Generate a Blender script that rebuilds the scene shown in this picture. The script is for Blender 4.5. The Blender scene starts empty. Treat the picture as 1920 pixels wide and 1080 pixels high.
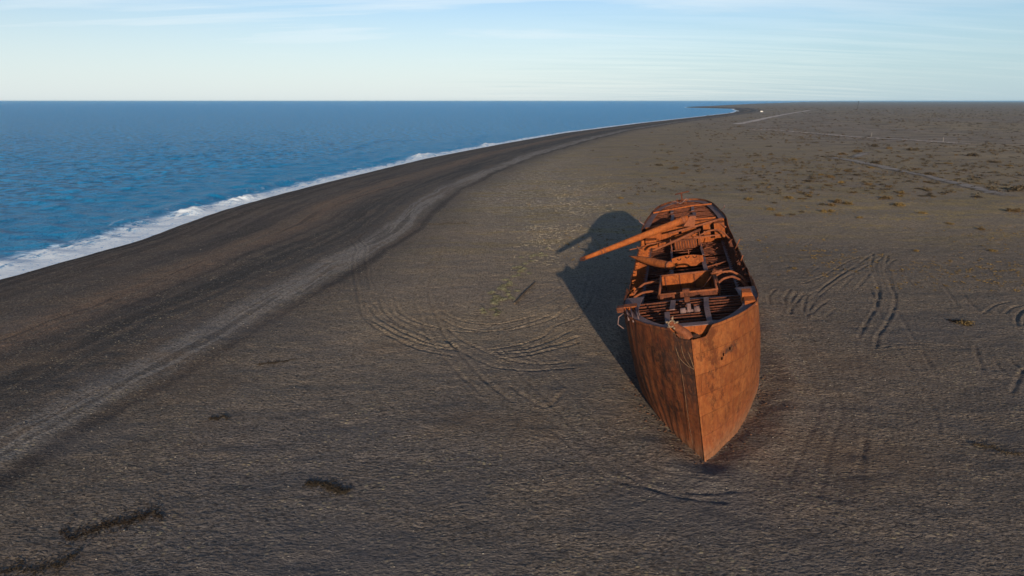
import bpy, bmesh, math, random
import numpy as np
from mathutils import Matrix, Vector
random.seed(7); RNG = np.random.default_rng(11)
SC = bpy.context.scene; COL = SC.collection
R = math.radians

# ---------------------------------------------------------------- helpers
def link(o, parent=None):
    COL.objects.link(o)
    if parent is not None: o.parent = parent
    return o
def tag(o, label=None, cat=None, group=None, kind=None):
    if label: o['label'] = label
    if cat: o['category'] = cat
    if group: o['group'] = group
    if kind: o['kind'] = kind
    return o
def empty(name, loc=(0, 0, 0), rz=0.0):
    o = bpy.data.objects.new(name, None); o.empty_display_size = .5
    o.location = loc; o.rotation_euler = (0, 0, rz); return link(o)
class MB:
    def __init__(s): s.v = []; s.f = []
    def add(s, vs, fs):
        n = len(s.v); s.v += [tuple(p) for p in vs]; s.f += [tuple(i + n for i in f) for f in fs]
    def hexa(s, c):   # 8 corners: bottom 0-3 ccw, top 4-7
        s.add(c, [(3, 2, 1, 0), (4, 5, 6, 7), (0, 1, 5, 4), (1, 2, 6, 5), (2, 3, 7, 6), (3, 0, 4, 7)])
    def box(s, a, b):
        (x0, y0, z0), (x1, y1, z1) = a, b
        s.hexa([(x0, y0, z0), (x1, y0, z0), (x1, y1, z0), (x0, y1, z0), (x0, y0, z1), (x1, y0, z1), (x1, y1, z1), (x0, y1, z1)])
    def tube(s, pts, rad, n=8, cap=True, sq=1.0):
        pts = [Vector(p) for p in pts]; m = len(pts)
        if not hasattr(rad, '__len__'): rad = [rad] * m
        rings = []; up = None
        for i, p in enumerate(pts):
            d = (pts[min(i + 1, m - 1)] - pts[max(i - 1, 0)]).normalized()
            if up is None: up = Vector((0, 0, 1)) if abs(d.z) < .9 else Vector((1, 0, 0))
            a = d.cross(up).normalized(); b = a.cross(d).normalized(); up = b
            rings.append([p + a * math.cos(2 * math.pi * k / n) * rad[i] + b * math.sin(2 * math.pi * k / n) * rad[i] * sq for k in range(n)])
        vs = [v for r in rings for v in r]; fs = []
        for i in range(m - 1):
            for k in range(n):
                fs.append((i * n + k, i * n + (k + 1) % n, (i + 1) * n + (k + 1) % n, (i + 1) * n + k))
        if cap: fs.append(tuple(range(n - 1, -1, -1))); fs.append(tuple((m - 1) * n + k for k in range(n)))
        s.add(vs, fs)
    def bar(s, pts, w, h):   # rectangular section along points, flat side up
        pts = [Vector(p) for p in pts]; m = len(pts); vs = []; fs = []
        for i, p in enumerate(pts):
            d = (pts[min(i + 1, m - 1)] - pts[max(i - 1, 0)]).normalized()
            a = d.cross(Vector((0, 0, 1))).normalized(); b = a.cross(d).normalized()
            vs += [p - a * w / 2 - b * h / 2, p + a * w / 2 - b * h / 2, p + a * w / 2 + b * h / 2, p - a * w / 2 + b * h / 2]
        for i in range(m - 1):
            for k in range(4): fs.append((i * 4 + k, i * 4 + (k + 1) % 4, i * 4 + 4 + (k + 1) % 4, i * 4 + 4 + k))
        fs += [(3, 2, 1, 0), ((m - 1) * 4, (m - 1) * 4 + 1, (m - 1) * 4 + 2, (m - 1) * 4 + 3)]
        s.add(vs, fs)
    def mesh(s, name, mat, smooth=False):
        me = bpy.data.meshes.new(name); me.from_pydata(s.v, [], s.f); me.update()
        for m in (mat if isinstance(mat, (list, tuple)) else [mat]): me.materials.append(m)
        if smooth: me.polygons.foreach_set('use_smooth', [True] * len(me.polygons))
        return me
    def build(s, name, mat, parent=None, smooth=False):
        return link(bpy.data.objects.new(name, s.mesh(name, mat, smooth)), parent)

_lat = RNG.random((4, 256, 256))
def vn(x, y, k=0):
    x = np.asarray(x, float); y = np.asarray(y, float)
    xi = np.floor(x).astype(np.int64); yi = np.floor(y).astype(np.int64); fx = x - xi; fy = y - yi
    fx = fx * fx * (3 - 2 * fx); fy = fy * fy * (3 - 2 * fy); L = _lat[k % 4]
    a = L[xi & 255, yi & 255]; b = L[(xi + 1) & 255, yi & 255]; c = L[xi & 255, (yi + 1) & 255]; d = L[(xi + 1) & 255, (yi + 1) & 255]
    return (a * (1 - fx) + b * fx) * (1 - fy) + (c * (1 - fx) + d * fx) * fy - .5
def fbm(x, y, o=3, k=0):
    r = 0
    for i in range(o): r = r + vn(np.asarray(x) * 2 ** i + 17.3 * i, np.asarray(y) * 2 ** i + 9.1 * i, k + i) * .5 ** i
    return r
def pchip(xs, ys):
    xs = np.array(xs, float); ys = np.array(ys, float); h = np.diff(xs); dl = np.diff(ys) / h; m = np.zeros_like(ys)
    for i in range(1, len(xs) - 1):
        if dl[i - 1] * dl[i] > 0:
            w1 = 2 * h[i] + h[i - 1]; w2 = h[i] + 2 * h[i - 1]; m[i] = (w1 + w2) / (w1 / dl[i - 1] + w2 / dl[i])
    m[0] = dl[0]; m[-1] = dl[-1]
    def f(x):
        x = np.clip(x, xs[0], xs[-1]); i = np.clip(np.searchsorted(xs, x) - 1, 0, len(xs) - 2); t = (x - xs[i]) / h[i]
        return ((1 + 2 * t) * (1 - t) ** 2 * ys[i] + t * (1 - t) ** 2 * h[i] * m[i] + t * t * (3 - 2 * t) * ys[i + 1] + t * t * (t - 1) * h[i] * m[i + 1])
    return f
def smooth_poly(pts, step=.25):   # Catmull-Rom through 2-D points
    P = [np.array(p, float) for p in pts]; P = [2 * P[0] - P[1]] + P + [2 * P[-1] - P[-2]]; out = []
    for i in range(1, len(P) - 2):
        n = max(2, int(np.linalg.norm(P[i + 1] - P[i]) / step))
        for k in range(n):
            t = k / n; a, b, c, d = P[i - 1:i + 3]
            out.append(.5 * (2 * b + (c - a) * t + (2 * a - 5 * b + 4 * c - d) * t * t + (3 * b - a - 3 * c + d) * t ** 3))
    out.append(P[-2]); return np.array(out)

# ---------------------------------------------------------------- camera survey (photo trace -> metres on the flat)
CAM_H = 20.0; PITCH = R(15.32); FPX = 1280.7
def W(px, py, z=0.0):
    u = (px - 960) / FPX; v = (540 - py) / FPX
    dz = -math.sin(PITCH) + v * math.cos(PITCH); t = (z - CAM_H) / dz
    return np.array([u * t, (math.cos(PITCH) + v * math.sin(PITCH)) * t])
cd = bpy.data.cameras.new('camera'); cam = link(bpy.data.objects.new('camera', cd))
cd.sensor_width = 36; cd.lens = 36 * FPX / 1920; cd.clip_end = 200000; cd.clip_start = .5
cam.location = (0, 0, CAM_H); cam.rotation_euler = (math.pi / 2 - PITCH, 0, 0); SC.camera = cam

# ---------------------------------------------------------------- light
SUN_EL, SUN_AZ = R(10.8), math.atan2(1.6, -42)        # azimuth from +Y towards +X
SUN_DIR = Vector((math.sin(SUN_AZ) * math.cos(SUN_EL), math.cos(SUN_AZ) * math.cos(SUN_EL), math.sin(SUN_EL)))
sd = bpy.data.lights.new('sun', 'SUN'); sd.energy = 5.0; sd.angle = R(.5); sd.color = (1, .81, .60)
sun = link(bpy.data.objects.new('sun', sd)); sun.rotation_euler = SUN_DIR.to_track_quat('Z', 'Y').to_euler(); sun.location = (20, -60, 40)

class NT:
    def __init__(s, tree): s.t = tree; s.n = tree.nodes; s.l = tree.links
    def new(s, t, **k):
        n = s.n.new(t)
        for a, b in k.items(): setattr(n, a, b)
        return n
    def put(s, sock, v):
        if isinstance(v, bpy.types.NodeSocket): s.l.new(v, sock)
        else: sock.default_value = v if not isinstance(v, tuple) or len(v) != 3 or sock.type != 'RGBA' else (*v, 1)
    def math(s, op, a, b=0.0, c=None, clamp=False):
        n = s.new('ShaderNodeMath', operation=op, use_clamp=clamp); s.put(n.inputs[0], a); s.put(n.inputs[1], b)
        if c is not None: s.put(n.inputs[2], c)
        return n.outputs[0]
    def mix(s, f, a, b, mode='MIX'):
        n = s.new('ShaderNodeMix', data_type='RGBA', blend_type=mode); s.put(n.inputs[0], f); s.put(n.inputs[6], a); s.put(n.inputs[7], b); return n.outputs[2]
    def ramp(s, f, stops, interp='LINEAR'):
        n = s.new('ShaderNodeValToRGB'); r = n.color_ramp; r.interpolation = interp
        while len(r.elements) < len(stops): r.elements.new(.5)
        for e, (p, c) in zip(r.elements, stops): e.position = p; e.color = (c, c, c, 1) if not isinstance(c, tuple) else (*c, 1)
        s.put(n.inputs[0], f); return n.outputs[0]
    def mapped(s, vec, scale=(1, 1, 1), rot=(0, 0, 0), loc=(0, 0, 0)):
        n = s.new('ShaderNodeMapping'); s.put(n.inputs[0], vec); n.inputs['Scale'].default_value = scale; n.inputs['Rotation'].default_value = rot; n.inputs['Location'].default_value = loc; return n.outputs[0]
    def noise(s, vec, scale, detail=4, rough=.55, dist=0.0):
        n = s.new('ShaderNodeTexNoise'); s.put(n.inputs['Vector'], vec); n.inputs['Scale'].default_value = scale; n.inputs['Detail'].default_value = detail; n.inputs['Roughness'].default_value = rough; n.inputs['Distortion'].default_value = dist; return n.outputs[0]
    def voro(s, vec, scale, feature='F1', out=0):
        n = s.new('ShaderNodeTexVoronoi', feature=feature); s.put(n.inputs['Vector'], vec); n.inputs['Scale'].default_value = scale; return n.outputs[out]
    def step(s, v, a, b):
        n = s.new('ShaderNodeMapRange', interpolation_type='SMOOTHSTEP'); s.put(n.inputs[0], v); n.inputs[1].default_value = a; n.inputs[2].default_value = b; return n.outputs[0]
    def bump(s, h, strength=1.0, dist=.1, normal=None):
        n = s.new('ShaderNodeBump'); n.inputs['Strength'].default_value = strength; n.inputs['Distance'].default_value = dist; s.put(n.inputs['Height'], h)
        if normal is not None: s.l.new(normal, n.inputs['Normal'])
        return n.outputs[0]
    def attr(s, name): return s.new('ShaderNodeAttribute', attribute_name=name).outputs['Fac']
def material(name):
    m = bpy.data.materials.new(name); m.use_nodes = True; n = NT(m.node_tree); return m, n, m.node_tree.nodes['Principled BSDF']

# sky
w = bpy.data.worlds.new('World'); SC.world = w; w.use_nodes = True; n = NT(w.node_tree)
bg = w.node_tree.nodes['Background']; sky = n.new('ShaderNodeTexSky', sky_type='NISHITA', sun_disc=False)
sky.sun_elevation = SUN_EL; sky.sun_rotation = SUN_AZ; sky.altitude = 20; sky.air_density = 1.0; sky.dust_density = .6; sky.ozone_density = 1.6
tc = n.new('ShaderNodeTexCoord').outputs['Generated']; sp = n.new('ShaderNodeSeparateXYZ'); n.put(sp.inputs[0], tc)
el = sp.outputs[2]
# thin high cloud: projected on a cloud ceiling so the streaks flatten to the horizon
inv = n.math('DIVIDE', 1.0, n.math('ADD', n.math('MAXIMUM', el, 0.0), .10))
cv = n.new('ShaderNodeCombineXYZ'); n.put(cv.inputs[0], n.math('MULTIPLY', sp.outputs[0], inv)); n.put(cv.inputs[1], n.math('MULTIPLY', sp.outputs[1], inv))
c1 = n.noise(n.mapped(cv.outputs[0], (.35, 1.1, 1), (0, 0, R(-14)), (1.7, .4, 0)), 1.0, 5, .55, .4)
c2 = n.noise(n.mapped(cv.outputs[0], (.5, 4.5, 1), (0, 0, R(-8))), 1.3, 6, .6, .5)
cl = n.math('ADD', n.math('MULTIPLY', c1, .84), n.math('MULTIPLY', c2, .16))
veil = n.step(cl, .38, .62)
low = n.step(el, .20, .0)
mask = n.math('MAXIMUM', n.math('MULTIPLY', veil, n.math('MULTIPLY', n.step(el, .80, .10), .62)), n.math('MULTIPLY', low, .72), clamp=True)
side = n.step(n.math('ADD', sp.outputs[0], n.math('ADD', n.math('MULTIPLY', n.math('SUBTRACT', c2, .5), .9), n.math('MULTIPLY', el, -1.6))), -.15, .60)                    # bank of grey-blue haze cloud inland
ccol = n.mix(side, (9.2, 10.1, 10.5), (5.6, 7.5, 8.7))
base = n.mix(1.0, sky.outputs[0], n.mix(n.step(el, .55, .12), (.60, .755, 1.03), (.98, 1.24, 1.66)), 'MULTIPLY')
n.put(bg.inputs[0], n.mix(mask, base, ccol)); bg.inputs[1].default_value = .085
SC.view_settings.view_transform = 'Standard'; SC.view_settings.look = 'None'; SC.view_settings.exposure = .14; SC.view_settings.gamma = 1

# ---------------------------------------------------------------- shore line
SEA = -2.5
SHORE = np.array([(-120, -400), (-92, -80), (-83, 0), (-76, 31), (-70.5, 62), (-66.7, 86.1), (-65.2, 95), (-63.7, 104), (-62.3, 113), (-62.3, 125.2), (-61.6, 143), (-59.3, 165.1), (-52.6, 199.2), (-34.6, 281.1), (-5.8, 377), (39, 511.5), (133.8, 734.2), (257, 998), (419, 1350), (526, 1638), (611.2, 1949.5), (650, 2060), (640, 2260), (610, 2450), (640, 2620), (820, 3000), (1757, 5298), (5000, 12500), (30000, 68000)], float)
_near = smooth_poly(SHORE[4:12], 4.0); SHORE = np.vstack([SHORE[:4], _near, SHORE[12:]])
def shore_d(x, y):
    best = np.full(x.shape, 1e18); sg = np.ones(x.shape)
    for a, c in zip(SHORE[:-1], SHORE[1:]):
        d = c - a; L2 = d @ d; t = np.clip(((x - a[0]) * d[0] + (y - a[1]) * d[1]) / L2, 0, 1)
        ex = x - a[0] - t * d[0]; ey = y - a[1] - t * d[1]; q = ex * ex + ey * ey; m = q < best
        best[m] = q[m]; sg[m] = np.where(d[1] * ex[m] - d[0] * ey[m] > 0, 1., -1.)
    return np.sqrt(best) * sg

# ---------------------------------------------------------------- ship frame
TH, PH = R(13.0), R(9.6)
hv = Vector((math.sin(TH), math.cos(TH), 0)); rv0 = Vector((math.cos(TH), -math.sin(TH), 0)); kv0 = Vector((0, 0, 1))
rv = rv0 * math.cos(PH) + kv0 * math.sin(PH); kv = -rv0 * math.sin(PH) + kv0 * math.cos(PH)
SHIP_O = Vector((11.25, 35.8, 0))
MS = Matrix(((rv.x, hv.x, kv.x, SHIP_O.x), (rv.y, hv.y, kv.y, SHIP_O.y), (rv.z, hv.z, kv.z, SHIP_O.z), (0, 0, 0, 1)))
def S2W(t, s, z): return MS @ Vector((t, s, z))
LEN = 49.9
bd = pchip([0, .35, .8, 1.8, 3, 4.3, 6, 11, 18, 30, 36, 40.6, 44.5, 47, 48.6, 49.5, 49.9], [0, .62, 1.3, 2.4, 3.3, 3.95, 4.2, 4.25, 4.4, 4.4, 4.15, 3.8, 3.3, 2.7, 1.95, 1.0, .02])
bg_ = pchip([0, 1.2, 2.7, 4.5, 6.6, 9.8, 13, 20, 34, 42, 46, 48.5, 49.9], [0, .72, 1.5, 2.35, 3.1, 4.0, 4.3, 4.4, 4.3, 3.2, 1.7, .5, .02])
def half(s, z):
    g = np.clip(z / 7.8, 0, 1.1) ** .8; b = bg_(s) * (1 - g) + bd(s) * g
    return b * np.where(z < 0, 1 + z * .12, 1) + .26 * np.sin(np.pi * np.clip(z / 7.6, 0, 1)) * np.clip(s / 5, 0, 1) * np.clip((LEN - s) / 8, 0, 1)
rim0 = pchip([0, 10.6, 11.6, 13, 25, 31.5, 33.2, 34.0, 40, 49.9], [7.85, 7.85, 7.35, 7.0, 6.85, 6.85, 7.1, 8.0, 8.15, 8.35])

# ---------------------------------------------------------------- ground
def axis(lo, hi, d0, far, g):
    a = list(np.arange(lo, hi, d0)); p = hi; st = d0; up = []
    while p < far[1]: up.append(p); p += st; st *= g
    up.append(far[1]); p = lo; st = d0; dn = []
    while p > far[0]: st *= g; p -= st; dn.append(p)
    return np.array(dn[::-1] + a + up)
Z1 = (640, 420, 3.6); Z2 = (1420, 440, 3.6); Z8 = (960, 600, 2.0)
RUTS = [
 (Z1, .75, [(130, 75), (75, 110), (75, 130), (105, 170), (85, 230), (85, 330), (105, 430), (120, 520), (150, 620), (230, 700), (350, 765), (470, 820), (600, 860), (760, 890)]),
 (Z1, .7, [(170, 60), (130, 95), (135, 120), (170, 155), (165, 230), (175, 330), (195, 440)]),
 (Z1, .8, [(160, 540), (190, 640), (330, 720), (470, 780), (640, 830), (780, 855)]),
 (Z1, .7, [(190, 560), (260, 640), (420, 730), (560, 790), (720, 830)]),
 (Z1, .5, [(225, 540), (275, 625), (400, 690), (520, 745)]),
 (Z1, .7, [(260, 510), (290, 590), (370, 660), (470, 710), (600, 770)]),
 (Z1, .6, [(365, 500), (380, 570), (430, 620), (540, 670), (720, 710), (900, 725), (1050, 715), (1200, 680), (1400, 620)]),
 (Z1, .5, [(330, 520), (350, 600), (420, 650), (520, 690)]),
 (Z1, .6, [(680, 540), (700, 600), (800, 645), (950, 670), (1100, 665), (1300, 620)]),
 (Z1, .6, [(640, 210), (560, 330), (500, 490), (530, 600), (560, 700), (640, 830), (740, 950), (830, 1040), (960, 1160)]),
 (Z1, .7, [(690, 150), (640, 280), (590, 440), (610, 540), (650, 640), (700, 750), (800, 870), (900, 980), (1000, 1080), (1160, 1210)]),
 (Z1, .7, [(720, 700), (830, 790), (950, 850), (1070, 900), (1250, 940), (1400, 945), (1500, 935)]),
 (Z1, .7, [(700, 780), (820, 860), (950, 930), (1080, 970), (1250, 990), (1400, 985), (1570, 975)]),
 (Z1, .8, [(1000, 850), (1180, 820), (1350, 760), (1440, 690), (1600, 640)]),
 (Z1, .7, [(1020, 870), (1220, 850), (1400, 790), (1550, 720)]),
 (Z1, .6, [(1060, 880), (1280, 860), (1450, 810), (1600, 760)]),
 (Z1, .6, [(1060, 910), (1250, 890), (1420, 850), (1600, 800)]),
 (Z1, .6, [(680, 640), (800, 690), (1000, 720), (1200, 700), (1420, 640), (1540, 560)]),
 (Z1, .5, [(1180, 870), (1250, 910), (1320, 935)]), (Z1, .5, [(1370, 880), (1440, 915), (1500, 935)]),
 (Z1, .4, [(840, 180), (790, 330), (720, 440)]), (Z1, .35, [(960, 250), (930, 420), (870, 560)]),
 (Z1, .4, [(1200, 560), (1350, 500), (1480, 430)]), (Z1, .4, [(1240, 590), (1380, 540), (1530, 450)]),
 (Z1, .5, [(1560, 600), (1640, 500), (1660, 400), (1728, 320)]), (Z1, .5, [(1600, 640), (1690, 520), (1720, 420)]),
 (Z1, .5, [(1590, 280), (1640, 235), (1720, 170)]),
 (Z2, 1.5, [(780, 130), (770, 220), (790, 290), (815, 380), (805, 470), (750, 570), (680, 700)]),
 (Z2, 1.6, [(880, 140), (862, 230), (890, 320), (930, 410), (920, 500), (860, 620), (810, 690), (800, 770)]),
 (Z2, .9, [(840, 150), (795, 200), (805, 270), (825, 350), (825, 430)]), (Z2, .9, [(930, 165), (882, 205), (892, 270), (915, 350)]),
 (Z2, .9, [(700, 150), (600, 185), (500, 250), (430, 290), (300, 330)]),
 (Z2, .9, [(780, 130), (690, 190), (560, 280), (430, 370), (350, 450)]),
 (Z2, .9, [(760, 200), (650, 260), (540, 320), (430, 400), (370, 470), (340, 550)]),
 (Z2, .7, [(770, 250), (720, 310), (660, 370)]), (Z2, .7, [(700, 200), (590, 260), (450, 350), (360, 400)]), (Z2, .6, [(640, 290), (540, 380)]),
 (Z2, 1.2, [(120, 370), (75, 420), (85, 480)]), (Z2, 1.2, [(220, 370), (180, 430), (200, 490)]), (Z2, 1.2, [(260, 390), (230, 450), (215, 540)]),
 (Z2, 1.2, [(310, 400), (240, 490), (225, 540)]), (Z2, 1.2, [(330, 420), (310, 500), (340, 560)]), (Z2, 1., [(480, 440), (400, 500), (360, 540)]), (Z2, .9, [(520, 500), (470, 550)]),
 (Z2, .7, [(1390, 400), (1450, 470), (1520, 530)]), (Z2, 1., [(1700, 450), (1600, 475), (1530, 525)]), (Z2, 1.2, [(1790, 475), (1720, 490), (1670, 530)]), (Z2, 1.4, [(1830, 480), (1760, 540), (1752, 590), (1775, 640)]), (Z2, 1., [(1850, 500), (1800, 580), (1800, 640)]),
 (Z2, .6, [(830, 770), (950, 745), (1150, 745), (1350, 755)]), (Z2, .5, [(840, 785), (960, 770), (1160, 780)]), (Z2, .9, [(1110, 790), (1160, 870), (1200, 940)]), (Z2, .6, [(940, 510), (1000, 610), (1060, 720)]), (Z2, .5, [(750, 350), (800, 450), (840, 560)]),
 (Z2, 1., [(1470, 760), (1490, 850), (1520, 910)]), (Z2, .9, [(1600, 860), (1640, 910), (1680, 950)]), (Z2, 1., [(1700, 850), (1800, 940)]), (Z2, 1.3, [(1830, 900), (1780, 940), (1720, 1060)]), (Z2, .6, [(1250, 330), (1350, 470)]),
 (Z2, .5, [(450, 190), (330, 280)]), (Z2, .5, [(400, 10), (340, 60)]), (Z2, .5, [(480, 0), (430, 60)]),
 (Z2, .4, [(780, 85), (1000, 60), (1200, 75)]), (Z2, .4, [(700, 110), (900, 85), (1100, 100), (1300, 140)]),
 (Z8, .45, [(1030, 60), (1090, 150), (1130, 240), (1155, 330), (1110, 430), (1060, 540), (1020, 640)]), (Z8, .45, [(1110, 70), (1170, 160), (1215, 260), (1235, 340), (1200, 440), (1170, 560), (1150, 660)]), (Z8, .35, [(1280, 60), (1300, 200), (1330, 330), (1320, 480)]), (Z8, .5, [(1440, 100), (1520, 230), (1580, 330), (1600, 420)]), (Z8, .5, [(0, 60), (120, 180), (280, 330), (420, 480), (560, 560), (760, 600)]), (Z8, .5, [(-60, 110), (60, 230), (220, 390), (380, 540), (560, 640), (800, 680)]), (Z8, .6, [(1320, 440), (1310, 560)]),
 (Z8, .7, [(0, 250), (60, 300), (130, 330), (200, 270)]), (Z8, .5, [(150, 420), (260, 500), (350, 580), (600, 640), (900, 640)]),
]
def rut_points():
    for (ox, oy, k), depth, pts in RUTS:
        yield depth, smooth_poly([W(ox + a / k, oy + b / k) for a, b in pts], .12)
prof = pchip([-400, -120, -60, -20, -4, 0, 5, 12, 22, 34, 40, 43.5, 46, 52, 60], [-14, -12, -9, -5.5, -3.1, -2.5, -1.95, -1.5, -.75, -.15, .12, .1, -.08, -.03, 0])
def ship_local(x, y):
    dx = x - SHIP_O.x; dy = y - SHIP_O.y
    return dx * hv.x + dy * hv.y, dx * rv0.x + dy * rv0.y       # s, t
def ground_z(x, y, d=None):
    if d is None: d = shore_d(x, y)
    r = np.hypot(x, y); z = prof(np.clip(d + 2.2 * fbm(x / 9, y / 30, 2, 1) * np.clip(d / 10, 0, 1), -400, 60))
    near = np.clip(1.6 - r / 260, 0, 1)
    z = z + near * (.26 * fbm(x / 13, y / 10, 3, 2) + .07 * fbm(x / 1.7, y / 1.1, 2, 3)) * np.clip(d / 6, .15, 1)
    z = z + 2.2 * fbm(x / 260, y / 240, 2, 1) * np.clip((r - 230) / 900, 0, 1) * np.clip((d - 60) / 200, 0, 1)
    s, t = ship_local(x, y)                                    # sand heaped and scoured along the plating
    e = np.abs(t) - bg_(np.clip(s, 0, LEN)); e = np.where(s < 0, np.hypot(s, t), e); e = np.where(s > LEN, np.hypot(s - LEN, t), e)
    e = np.maximum(e, 0)
    z = z - .16 * np.exp(-(e / .8) ** 2) + .12 * np.exp(-((e - 2.3) / 1.1) ** 2) * (1 + 1.2 * vn(x / 1.6, y / 1.6, 2))
    return z
def grid_mesh(name, X, Y, zf, attrs, mat):
    gx, gy = np.meshgrid(X, Y); nx, ny = len(X), len(Y); z, at = zf(gx, gy)
    co = np.stack([gx, gy, z], -1).reshape(-1, 3).astype(np.float32)
    i = (np.arange(ny - 1)[:, None] * nx + np.arange(nx - 1)[None]).reshape(-1); q = np.stack([i, i + 1, i + nx + 1, i + nx], 1).astype(np.int32)
    me = bpy.data.meshes.new(name); me.vertices.add(len(co)); me.vertices.foreach_set('co', co.ravel())
    me.loops.add(q.size); me.loops.foreach_set('vertex_index', q.ravel()); me.polygons.add(len(q))
    me.polygons.foreach_set('loop_start', np.arange(0, q.size, 4, dtype=np.int32)); me.polygons.foreach_set('use_smooth', np.ones(len(q), bool))
    me.update(calc_edges=True)
    for k, v in at.items(): me.attributes.new(k, 'FLOAT', 'POINT').data.foreach_set('value', v.reshape(-1).astype(np.float32))
    me.materials.append(mat); return link(bpy.data.objects.new(name, me))

def ground_material():
    m, n, b = material('gravel'); geo = n.new('ShaderNodeNewGeometry'); pos = geo.outputs['Position']; d = n.attr('shore')
    sp = n.new('ShaderNodeSeparateXYZ'); n.put(sp.inputs[0], pos)
    warp = n.noise(n.mapped(pos, (.12, .035, 0)), 1.0, 4, .55)
    dw = n.math('ADD', d, n.math('MULTIPLY', n.math('SUBTRACT', warp, .5), 6.0))
    cs = n.new('ShaderNodeCombineXYZ'); n.put(cs.inputs[0], n.math('MULTIPLY', dw, .62)); n.put(cs.inputs[1], n.math('MULTIPLY', sp.outputs[1], .022)); streak = n.noise(cs.outputs[0], 1.0, 6, .62, .3)
    bands = n.ramp(n.math('DIVIDE', dw, 80.0), [(0, (0.030, 0.024, 0.023)), (.04, (0.040, 0.031, 0.028)), (.075, (0.076, 0.059, 0.049)), (.11, (0.063, 0.049, 0.041)), (.15, (0.098, 0.076, 0.061)), (.19, (0.071, 0.057, 0.050)),
        (.24, (0.076, 0.061, 0.052)), (.29, (0.177, 0.120, 0.081)), (.34, (0.149, 0.102, 0.073)), (.375, (0.081, 0.065, 0.055)), (.42, (0.056, 0.049, 0.044)), (.465, (0.061, 0.054, 0.049)), (.51, (0.098, 0.084, 0.073)), (.532, (0.210, 0.189, 0.168)), (.564, (0.220, 0.199, 0.177)), (.578, (0.122, 0.106, 0.090)), (.587, (0.059, 0.049, 0.043)), (.597, (0.059, 0.049, 0.043)), (.608, (0.128, 0.106, 0.085)), (.70, (0.128, 0.106, 0.083)), (1, (0.134, 0.112, 0.085))])
    col = n.mix(n.math('MULTIPLY', n.math('MULTIPLY', n.step(streak, .46, .60), .75), n.step(d, 62, 46)), bands, (.120, .094, .073))
    col = n.mix(n.math('MULTIPLY', n.math('MULTIPLY', n.step(streak, .46, .36), .6), n.step(d, 60, 44)), col, (.048, .040, .035))
    # inland colour
    inl = n.step(dw, 46, 58)
    big = n.noise(n.mapped(pos, (.020, .030, 0)), 1.0, 5, .6)
    med = n.noise(n.mapped(pos, (.10, .16, 0)), 1.0, 6, .65)
    fine = n.noise(pos, 1.6, 5, .7)
    warm = n.mix(n.step(big, .36, .62), (.215, .172, .132), (.238, .190, .135))
    warm = n.mix(n.math('MULTIPLY', n.step(med, .52, .72), .55), warm, (.150, .124, .103))
    nearc = n.mix(n.step(big, .42, .6), (.122, .107, .097), (.150, .123, .099))
    warm = n.mix(n.step(n.math('ADD', sp.outputs[1], n.math('MULTIPLY', n.math('SUBTRACT', big, .5), 40.0)), 66, 30), warm, nearc)
    far = n.step(sp.outputs[1], 95, 150)
    olive = n.mix(n.math('MULTIPLY', n.step(med, .45, .62), far), warm, (.250, .196, .118))
    stk = n.noise(n.mapped(pos, (.22, .75, 0)), 1.0, 6, .72); olive = n.mix(n.math('MULTIPLY', n.math('MULTIPLY', n.step(stk, .50, .62), far), .55), olive, (.115, .095, .072))
    olive = n.mix(n.math('MULTIPLY', n.math('MULTIPLY', n.step(n.noise(n.mapped(pos, (.05, .06, 0), loc=(7, 2, 0)), 1.0, 5, .7), .48, .62), far), .6), olive, (.165, .135, .082))
    pale = n.math('MULTIPLY', n.step(n.noise(n.mapped(pos, (.8, .9, 0)), 1.0, 5, .85), .51, .57), n.math('MULTIPLY', far, n.step(n.math('ADD', sp.outputs[0], n.math('MULTIPLY', n.math('SUBTRACT', big, .5), 60.0)), 40, 5)))
    olive = n.mix(n.math('MULTIPLY', pale, .65), olive, (.46, .40, .32))
    fl = n.new('ShaderNodeTexVoronoi', voronoi_dimensions='2D'); n.put(fl.inputs['Vector'], n.mapped(pos, (1.5, 1.1, 0))); fl.inputs['Scale'].default_value = 1.0
    fs_ = n.new('ShaderNodeSeparateColor'); n.put(fs_.inputs[0], fl.outputs['Color']); fk = n.math('MULTIPLY', n.math('GREATER_THAN', fs_.outputs[0], .62), n.step(fl.outputs['Distance'], .46, .30))
    zone = n.math('MULTIPLY', n.math('MULTIPLY', n.step(sp.outputs[1], 78, 120), n.step(n.math('ADD', sp.outputs[0], n.math('MULTIPLY', n.math('SUBTRACT', sp.outputs[1], 100.0), -.12)), 16, 2)), n.math('MULTIPLY', n.step(d, 54, 64), n.step(n.noise(n.mapped(pos, (.09, .07, 0)), 1.0, 4, .6), .42, .58)))
    olive = n.mix(n.math('MULTIPLY', n.math('MULTIPLY', fk, zone), .8), olive, (.40, .35, .27))
    gold = n.math('MULTIPLY', n.math('MULTIPLY', n.step(sp.outputs[0], 40, 60), n.math('MULTIPLY', n.step(sp.outputs[1], 88, 108), n.step(sp.outputs[1], 165, 130))), n.step(n.noise(n.mapped(pos, (.05, .10, 0), loc=(1, 8, 0)), 1.0, 5, .65), .46, .58))
    olive = n.mix(n.math('MULTIPLY', n.math('MULTIPLY', n.math('GREATER_THAN', fs_.outputs[1], .45), n.step(fl.outputs['Distance'], .6, .35)), n.math('MULTIPLY', gold, .75)), olive, (.36, .255, .085))
    yel = n.math('MULTIPLY', n.step(n.noise(n.mapped(pos, (.07, .2, 0), loc=(3, 1, 0)), 1.0, 5, .7), .50, .60), n.step(sp.outputs[1], 70, 110))
    olive = n.mix(n.math('MULTIPLY', yel, .55), olive, (.29, .215, .090))
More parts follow.
